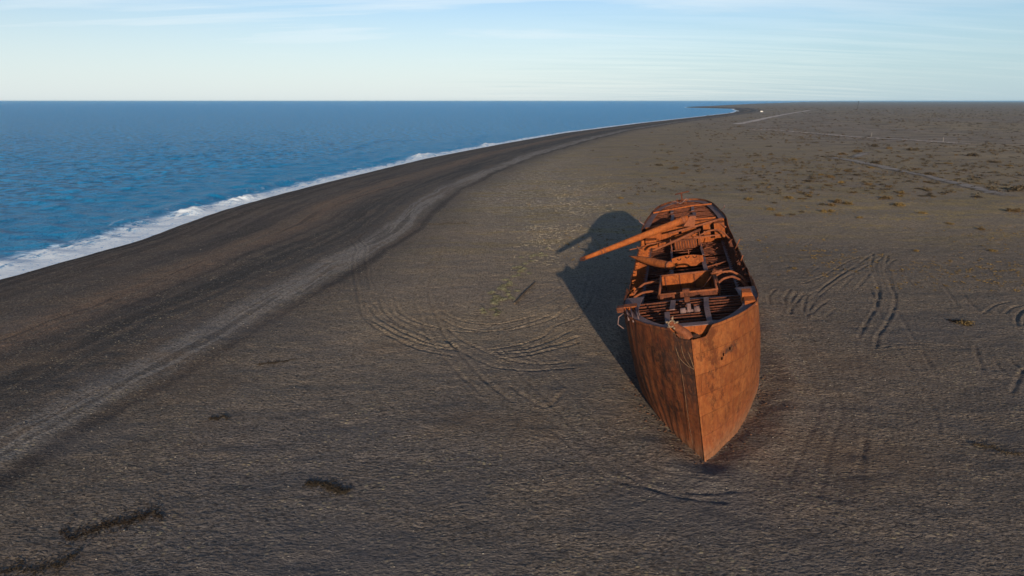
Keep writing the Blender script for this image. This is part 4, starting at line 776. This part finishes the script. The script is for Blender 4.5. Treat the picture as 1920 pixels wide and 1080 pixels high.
while len(pts) < 2600:
    y = 72 * math.exp(rs.random() * 1.3); x = rs.uniform(-.05, .8) * y + 8
    if vn(x / 14 + 5, y / 9) + rs.uniform(-.25, .25) < .16: continue
    if float(shore_d(np.array([x]), np.array([y]))[0]) < 62: continue
    s, t = ship_local(x, y)
    if -3 < s < 53 and abs(t) < 6: continue
    pts.append((x, y, rs.uniform(.18, .5)))
stuff_tufts('grass_tufts', pts, M_OC, 14, .7)
pts = []
while len(pts) < 1500:
    px, py = rs.uniform(940, 1180), 325 + 175 * rs.random() ** .9
    if px > 1175 - (py - 325) * .75 + rs.gauss(0, 25) or px < 1010 - (py - 400) * .25 + rs.gauss(0, 22): continue
    x, y = W(px, py)
    if vn(x / 6 + 3, y / 9, 2) + rs.uniform(-.25, .25) < -.05: continue
    pts.append((x, y, rs.uniform(.16, .48)))
stuff_tufts('pale_cushion_scatter', pts, m_leaf('bleached_cushion', (.27, .24, .185), (.38, .34, .27)), 12, .55)
# kelp heaps thrown up on the beach
def kelp(px, py, L, wd, ang, label, n=500, mat=M_KELP):
    x, y = W(px, py); o_ = MB(); r2 = random.Random(int(px))
    for i in range(n):
        u = r2.uniform(-1, 1); c = Vector((u * L / 2, r2.gauss(0, .26) * wd * abs(r2.gauss(0, .9)) + .75 * wd * float(fbm(u * 3.1, px * .1, 4, 1)), abs(r2.gauss(0, .035)) + .015)); a = r2.uniform(0, 6.28); d = Vector((math.cos(a), math.sin(a), r2.gauss(0, .2))); v = d.cross(Vector((0, 0, 1))).normalized(); l = r2.uniform(.06, .20)
        o_.add([c - v * .035, c + d * l * .5 + Vector((0, 0, .018)), c + d * l, c + v * .035], [(0, 1, 2, 3)])
    us = np.linspace(-.97, .97, 40); mid = [.75 * wd * float(fbm(u * 3.1, px * .1, 4, 1)) for u in us]; hw = [.012 + .20 * min(wd, .7) * (1 - u * u) ** .5 * r2.uniform(.0, 1.0) ** 3 for u in us]
    o_.add([(u * L / 2, m - h_ * r2.uniform(.4, 1.4), -.01) for u, m, h_ in zip(us, mid, hw)] + [(u * L / 2, m, r2.uniform(.0, .02)) for u, m in zip(us, mid)] + [(u * L / 2, m + h_ * r2.uniform(.4, 1.4), -.01) for u, m, h_ in zip(us, mid, hw)], [(i, i + 1, i + 41, i + 40) for i in range(39)] + [(i + 40, i + 41, i + 81, i + 80) for i in range(39)])
    for i in range(n):      # strands lying over and around it
        u = r2.uniform(-.95, .95); c = Vector((u * L / 2, 0.75 * wd * float(fbm(u * 3.1, px * .1, 4, 1)) + r2.gauss(0, .22) * wd * abs(r2.gauss(0, 1)), .01)); a = r2.gauss(.2, .8); l = r2.uniform(.10, .38); d = Vector((math.cos(a), math.sin(a), 0)); v = Vector((-d.y, d.x, 0)); w_ = r2.uniform(.012, .035)
        o_.add([c - d * l / 2, c - v * w_ + Vector((0, 0, .03)), c + d * l / 2, c + v * w_ + Vector((0, 0, .05))], [(0, 1, 2, 3)])
    o = o_.build('kelp_heap', mat); o.location = (x, y, gz1(x, y)); o.rotation_euler = (0, 0, ang); return tag(o, label, 'seaweed')
kelp(612, 913, 2.6, .55, R(-32), 'compact dark heap of dried kelp alone on the bare gravel near the bottom', 520)
kelp(525, 677, 3.4, .6, R(24), 'thin dark line of dried kelp on the flat beyond the pale gravel ridge', 110)
kelp(210, 985, 4.6, 1.9, R(22), 'long dark strip of dried kelp with yellowish bits near the lower left corner', 300)
kelp(60, 1062, 3.6, 1.7, R(25), 'dark kelp strip in the extreme lower left corner of the beach', 170)
kelp(410, 787, 1.3, .5, R(5), 'small dark clump of dried kelp between the gravel ridge and the lone heap', 50)
kelp(1880, 845, 3.0, .8, R(-35), 'dark green kelp mat near the right edge of the gravel flat', 120, M_DK)
kelp(1795, 603, 1.4, .7, R(-25), 'dark strands laid as shadow beside the orange brown shrub', 200)  # dark scatter put in as the shrub's shadow
kelp(840, 420, 7.0, 1.2, R(10), 'far scattered line of dark driftage near the top of the tyre tracks', 200, M_DK)
# drift pole
mb = MB(); a = W(965, 571); c = W(1004, 531); za = gz1(*a) + .10; zc = gz1(*c) + .10
mb.tube([(0, 0, 0), ((c[0] - a[0]) * .5, (c[1] - a[1]) * .5, (zc - za) * .5 + .05), (c[0] - a[0], c[1] - a[1], zc - za)], [.11, .10, .07], 8)
o = mb.build('driftwood_pole', m_simple('driftwood', (.10, .075, .055))); o.location = (*a, za); tag(o, 'dark straight driftwood pole lying on the gravel between the cushion plants and the ship shadow', 'driftwood')
# loose stones
def stones(name, pts, mat):
    V = []; F = []; n0 = 0
    for x, y, s in pts:
        z = gz1(x, y); k = [(1, 0, 0), (0, 1, 0), (-1, 0, 0), (0, -1, 0), (.3, .2, .8), (-.3, -.2, .7), (.1, -.1, -.6)]
        V += [(x + p[0] * s * rs.uniform(.7, 1.3), y + p[1] * s * rs.uniform(.6, 1.1), z + .3 * s + p[2] * s * .7) for p in k]
        F += [tuple(i + n0 for i in f) for f in ((0, 1, 4), (1, 2, 4), (2, 5, 4), (2, 3, 5), (3, 0, 4), (3, 4, 5), (1, 0, 6), (2, 1, 6), (3, 2, 6), (0, 3, 6))]; n0 += 7
    mb = MB(); mb.v = V; mb.f = F; return tag(mb.build(name, mat), kind='stuff')
pts = []
for i in range(2200):
    y = rs.uniform(24, 100); x = rs.uniform(-.75, .75) * y
    if rs.random() < .22: x = -25.5 + rs.gauss(-3, 6.0); y = rs.uniform(28, 110)
    if x < -50: continue
    pts.append((x, y, (.015 + .05 * rs.random() ** 4) * (.7 + y * .006)))
stones('pebbles', pts, m_simple('pale_stone', (.30, .27, .23), .9, .4, 1.0))
pts = []
for i in range(110):
    s = rs.uniform(-.8, 14); sd_ = rs.choice([-1, -1, 1]); t = sd_ * (float(bg_(max(s, 0))) + abs(rs.gauss(.3, .7))); p = SHIP_O + hv * s + rv0 * t; pts.append((p.x, p.y, rs.uniform(.03, .10)))
stones('rust_scale', pts, m_simple('rust_flake', (.12, .062, .038), .9, .6, 1.5))
# ---------------------------------------------------------------- far small things
mw = m_simple('white_paint', (.55, .55, .53), .5, .06); mt = m_simple('tyre', (.03, .03, .03)); mgl = m_simple('dark_glass', (.03, .035, .04), .2, .2)
x, y = W(1428, 210.5); v = empty('parked_van', (x, y, gz1(x, y)), R(8)); v.scale = (.85, .85, .85); tag(v, 'tiny white van parked far off between the shore and the gravel road', 'van')
mb = MB(); mb.hexa([(-3.2, -1.1, .5), (3.2, -1.1, .5), (3.2, 1.1, .5), (-3.2, 1.1, .5), (-3.1, -1.0, 2.9), (2.0, -1.0, 2.9), (2.0, 1.0, 2.9), (-3.1, 1.0, 2.9)]); mb.build('van_body', mw, v)
mb = MB(); mb.box((.9, -1.14, 1.7), (1.9, -1.06, 2.4)); mb.build('side_window', mgl, v)
for tx in (-2.1, 2.1):
    for ty in (-1.1, .85): mb = MB(); mb.tube([(tx, ty, .42), (tx, ty + .25, .42)], .42, 14); mb.build('wheel', mt, v)
x, y = W(1608, 204.5); h = 20; p = empty('radio_mast', (x, y, gz1(x, y))); tag(p, 'thin dark mast standing on the horizon of the plain', 'mast'); ml = m_simple('dark_steel', (.05, .045, .04))
for k in range(3): a = k * 2.094; mb = MB(); mb.tube([(.9 * math.cos(a), .9 * math.sin(a), 0), (.25 * math.cos(a), .25 * math.sin(a), h)], .12, 6); mb.build('mast_leg', ml, p)
mb = MB()
for i in range(12):
    z0 = i * h / 12; z1 = (i + 1) * h / 12; r0 = .9 - .65 * i / 12; r1 = .9 - .65 * (i + 1) / 12
    for k in range(3): a = k * 2.094; c = a + 2.094; mb.tube([(r0 * math.cos(a), r0 * math.sin(a), z0), (r1 * math.cos(c), r1 * math.sin(c), z1)], .06, 5)
mb.build('lattice', ml, p); mb = MB(); mb.tube([(0, 0, h - 3.2), (0, 0, h - .4)], .9, 8); mb.build('antenna_drum', ml, p)
for px, py, lb_ in ((1634, 255, 'short pale marker post beside the white track, nearer the ship'), (1768, 266, 'short pale marker post beside the white track, nearer the right edge')):
    x, y = W(px, py); mb = MB(); mb.tube([(0, 0, -.1), (0, 0, 2.1)], [.10, .09], 8); mb.tube([(0, 0, 2.1), (0, 0, 2.3)], .13, 8); o = mb.build('marker_post', m_simple('post_paint', (.30, .28, .25))); o.location = (x, y, gz1(x, y)); tag(o, lb_, 'post')
mh = bpy.data.materials.new('air'); mh.use_nodes = True; nh = mh.node_tree; nh.nodes.remove(nh.nodes['Principled BSDF'])
pv = nh.nodes.new('ShaderNodeVolumePrincipled'); pv.inputs['Color'].default_value = (.36, .68, 1.0, 1); pv.inputs['Density'].default_value = 4.0e-5; pv.inputs['Anisotropy'].default_value = 0
nh.links.new(pv.outputs[0], nh.nodes['Material Output'].inputs['Volume'])
mb = MB(); mb.box((-71000, -1000, -16), (71000, 71000, 24)); haze = tag(mb.build('haze', mh), kind='stuff')
